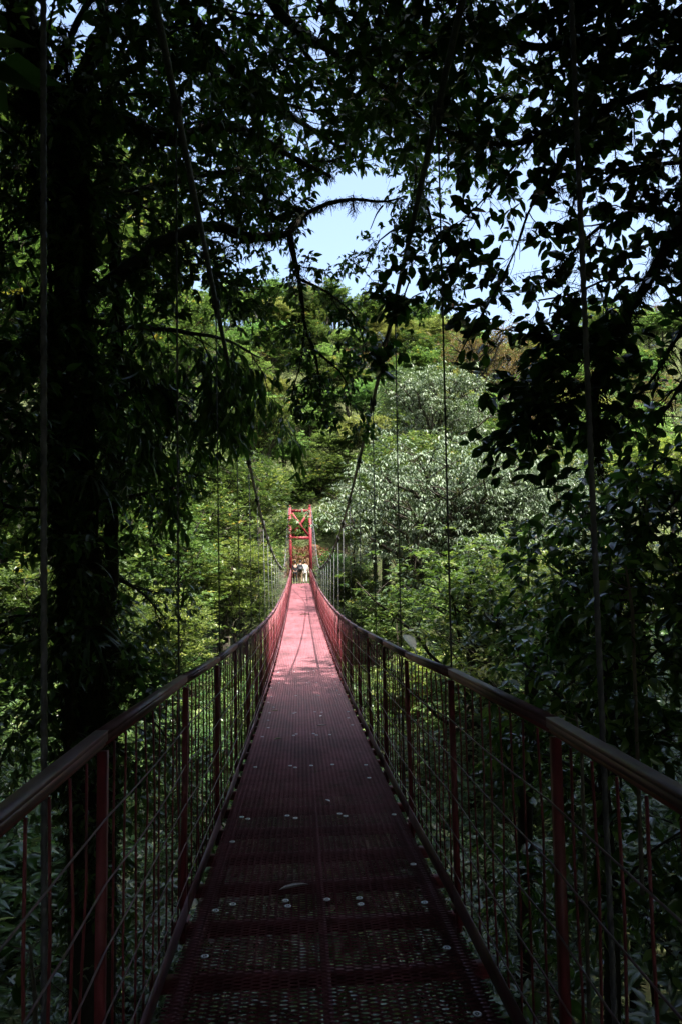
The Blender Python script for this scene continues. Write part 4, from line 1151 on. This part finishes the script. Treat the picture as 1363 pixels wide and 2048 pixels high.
def person(loc, rot, h, shirt, trouser, hair, label, lean=.05, step=.12, longsleeve=True):
    root = empty('person', loc); root.rotation_euler = (0, 0, rot); s = h / 1.75; root.scale = (s, s, s)
    tag(root, label, 'person')
    hip = .92
    V = [(0, 0, hip), (0, lean * .5, 1.12), (0, lean, 1.36), (0, lean * 1.2, 1.48), (0, lean * 1.5, 1.56), (0, lean * 1.7 + .01, 1.66),
         (-.1, 0, .88), (-.105, step, .50), (-.105, step * .6, .09), (-.11, step * .6 + .13, .03),
         (.1, 0, .88), (.105, -step * .3, .49), (.105, -step, .10), (.11, -step + .13, .04),
         (-.19, lean, 1.40), (-.25, lean - .03, 1.14), (-.25, lean + .08, .90), (-.24, lean + .12, .82),
         (.19, lean, 1.40), (.25, lean + .02, 1.14), (.25, lean + .1, .90), (.24, lean + .14, .82), (0, lean * 1.7 + .015, 1.75)]
    E = [(0, 1), (1, 2), (2, 3), (3, 4), (4, 5), (5, 22), (0, 6), (6, 7), (7, 8), (8, 9), (0, 10), (10, 11), (11, 12), (12, 13), (2, 14), (14, 15), (15, 16), (16, 17), (2, 18), (18, 19), (19, 20), (20, 21)]
    Rd = [(.15, .10), (.13, .10), (.16, .11), .055, .05, .085, .085, .055, .04, .035, .085, .055, .04, .035, .055, .04, .03, .028, .055, .04, .03, .028, .075]
    skinned('body', V, E, Rd, SK, root)
    # shirt
    vi = [0, 1, 2, 3, 14, 15, 16, 18, 19, 20]
    mp = {v: i for i, v in enumerate(vi)}
    ed = [(mp[a], mp[b]) for a, b in E if a in mp and b in mp]
    skinned('shirt', [V[i] for i in vi], ed, [(.17, .125), (.155, .125), (.18, .13), .07, .07, .055, .045, .07, .055, .045], shirt, root)
    vi = [0, 6, 7, 8, 10, 11, 12]
    mp = {v: i for i, v in enumerate(vi)}
    ed = [(mp[a], mp[b]) for a, b in E if a in mp and b in mp]
    skinned('trousers', [V[i] for i in vi], ed, [(.165, .12), .105, .075, .062, .105, .075, .062], trouser, root)
    # shoes
    for k in (8, 12):
        mb = MB(); f = V[k]
        mb.tube([(f[0], f[1] - .06, .045), (f[0], f[1] + .04, .045), (f[0], f[1] + .17, .03)], [.045, .05, .035], 8)
        mb.build('shoe', plain('shoe', (.05, .045, .04)), root, True)
    # hair cap
    c = np.array([0, lean * 1.7 - .01, 1.70])
    mb = MB()
    th = np.linspace(0, math.pi, 9); ph = np.linspace(0, 2 * math.pi, 12, endpoint=False)
    VV = np.array([(math.sin(t) * math.cos(p) * .098, math.sin(t) * math.sin(p) * .108, math.cos(t) * .115) for t in th for p in ph]) + c
    VV[:, 1] -= .012
    q = [(i * 12 + j, (i + 1) * 12 + j, (i + 1) * 12 + (j + 1) % 12, i * 12 + (j + 1) % 12) for i in range(8) for j in range(12)]
    mb.add(VV, q); mb.build('hair', hair, root, True)
    for sx in (-1, 1):      # ears
        mb = MB(); mb.tube([c + [sx * .095, .02, -.08], c + [sx * .11, .015, -.04], c + [sx * .1, .02, -.02]], [.01, .016, .01], 6); mb.build('ear', SK, root, True)
    mb = MB(); mb.tube([c + [0, .09, -.02], c + [0, .125, -.06], c + [0, .1, -.07]], [.01, .018, .014], 6); mb.build('nose', SK, root, True)
    return root


BLK = plain('black_cloth', (.015, .015, .018)); GRY = plain('grey_cloth', (.35, .37, .38)); WHT = plain('white_cloth', (.5, .48, .45)); KHK = plain('khaki_cloth', (.26, .19, .12))
HR = plain('dark_hair', (.015, .012, .01), .5); HB = plain('brown_hair', (.06, .035, .02), .5)
yp = 58.0


def feet(px, d):
    return (at(px, 1160, d)[0], d, float(dz(d)) + .004)


person(feet(591, 55.5), .05, 1.66, BLK, BLK, HR, 'person in black clothes walking at the left under the tower', .05, .12)
person(feet(601, 56.0), -.05, 1.72, GRY, KHK, HR, 'person in grey shirt and khaki trousers carrying a dark backpack', .10, .15)
person(feet(610.0, 56.8), .0, 1.68, WHT, WHT, HB, 'person in white top and cream trousers at the right of the group', .12, .1)
f = feet(601, 56.0)
bk = empty('backpack', (f[0], f[1] - .2, f[2] + 1.2)); tag(bk, 'dark rounded backpack worn by the person in the middle of the group', 'backpack')
me = bpy.data.meshes.new('pack'); 
import bmesh
bm = bmesh.new(); bmesh.ops.create_cube(bm, size=1); bmesh.ops.scale(bm, vec=(.34, .2, .48), verts=bm.verts)
bmesh.ops.bevel(bm, geom=bm.edges[:], offset=.07, segments=3, affect='EDGES', profile=.6)
bm.to_mesh(me); bm.free(); me.materials.append(plain('pack_cloth', (.03, .035, .04)))
o = bpy.data.objects.new('pack', me); COL.objects.link(o); o.parent = bk
mb = MB(); mb.box((-.12, -.15, -.18), (.12, -.1, .02)); mb.build('pocket', plain('pocket_cloth', (.07, .07, .08)), bk)
for sx in (-.12, .12):
    mb = MB(); mb.tube([(sx, .05, .2), (sx, .2, .24), (sx, .33, .12), (sx * 1.1, .2, -.15), (sx, .08, -.2)], .015, 6); mb.build('strap', BLK, bk, True)

# ------------------------------------------------------------------ light
SUN_EL = R_(60)
SUN_AZ = R_(142)                # compass-like: measured from +Y towards +X; sun stands behind right
sd = Vector((math.sin(SUN_AZ) * math.cos(SUN_EL), math.cos(SUN_AZ) * math.cos(SUN_EL), math.sin(SUN_EL)))
sl = bpy.data.lights.new('sun', 'SUN'); sl.energy = 3.6; sl.angle = R_(.5); sl.color = (1, .965, .91)
so = bpy.data.objects.new('sun', sl); COL.objects.link(so)
so.rotation_euler = sd.to_track_quat('Z', 'Y').to_euler()
w = bpy.data.worlds.new('World'); scene.world = w; w.use_nodes = True
nt = w.node_tree
bg = nt.nodes.get('Background') or nt.nodes.new('ShaderNodeBackground')
sky = nt.nodes.new('ShaderNodeTexSky'); sky.sky_type = 'NISHITA'; sky.sun_disc = False
sky.sun_elevation = SUN_EL; sky.sun_rotation = SUN_AZ
sky.air_density = 1.0; sky.dust_density = 6.0; sky.ozone_density = 2.0
nt.links.new(sky.outputs[0], bg.inputs[0]); bg.inputs[1].default_value = .13
scene.view_settings.view_transform = 'Standard'; scene.view_settings.look = 'None'
scene.view_settings.exposure = 2.05; scene.view_settings.gamma = 1
scene.cycles.use_denoising = True
scene.cycles.max_bounces = 6; scene.cycles.diffuse_bounces = 3; scene.cycles.glossy_bounces = 2
scene.cycles.transmission_bounces = 3; scene.cycles.transparent_max_bounces = 4
scene.cycles.sample_clamp_indirect = 4
scene.cycles.use_adaptive_sampling = True; scene.cycles.adaptive_threshold = .03
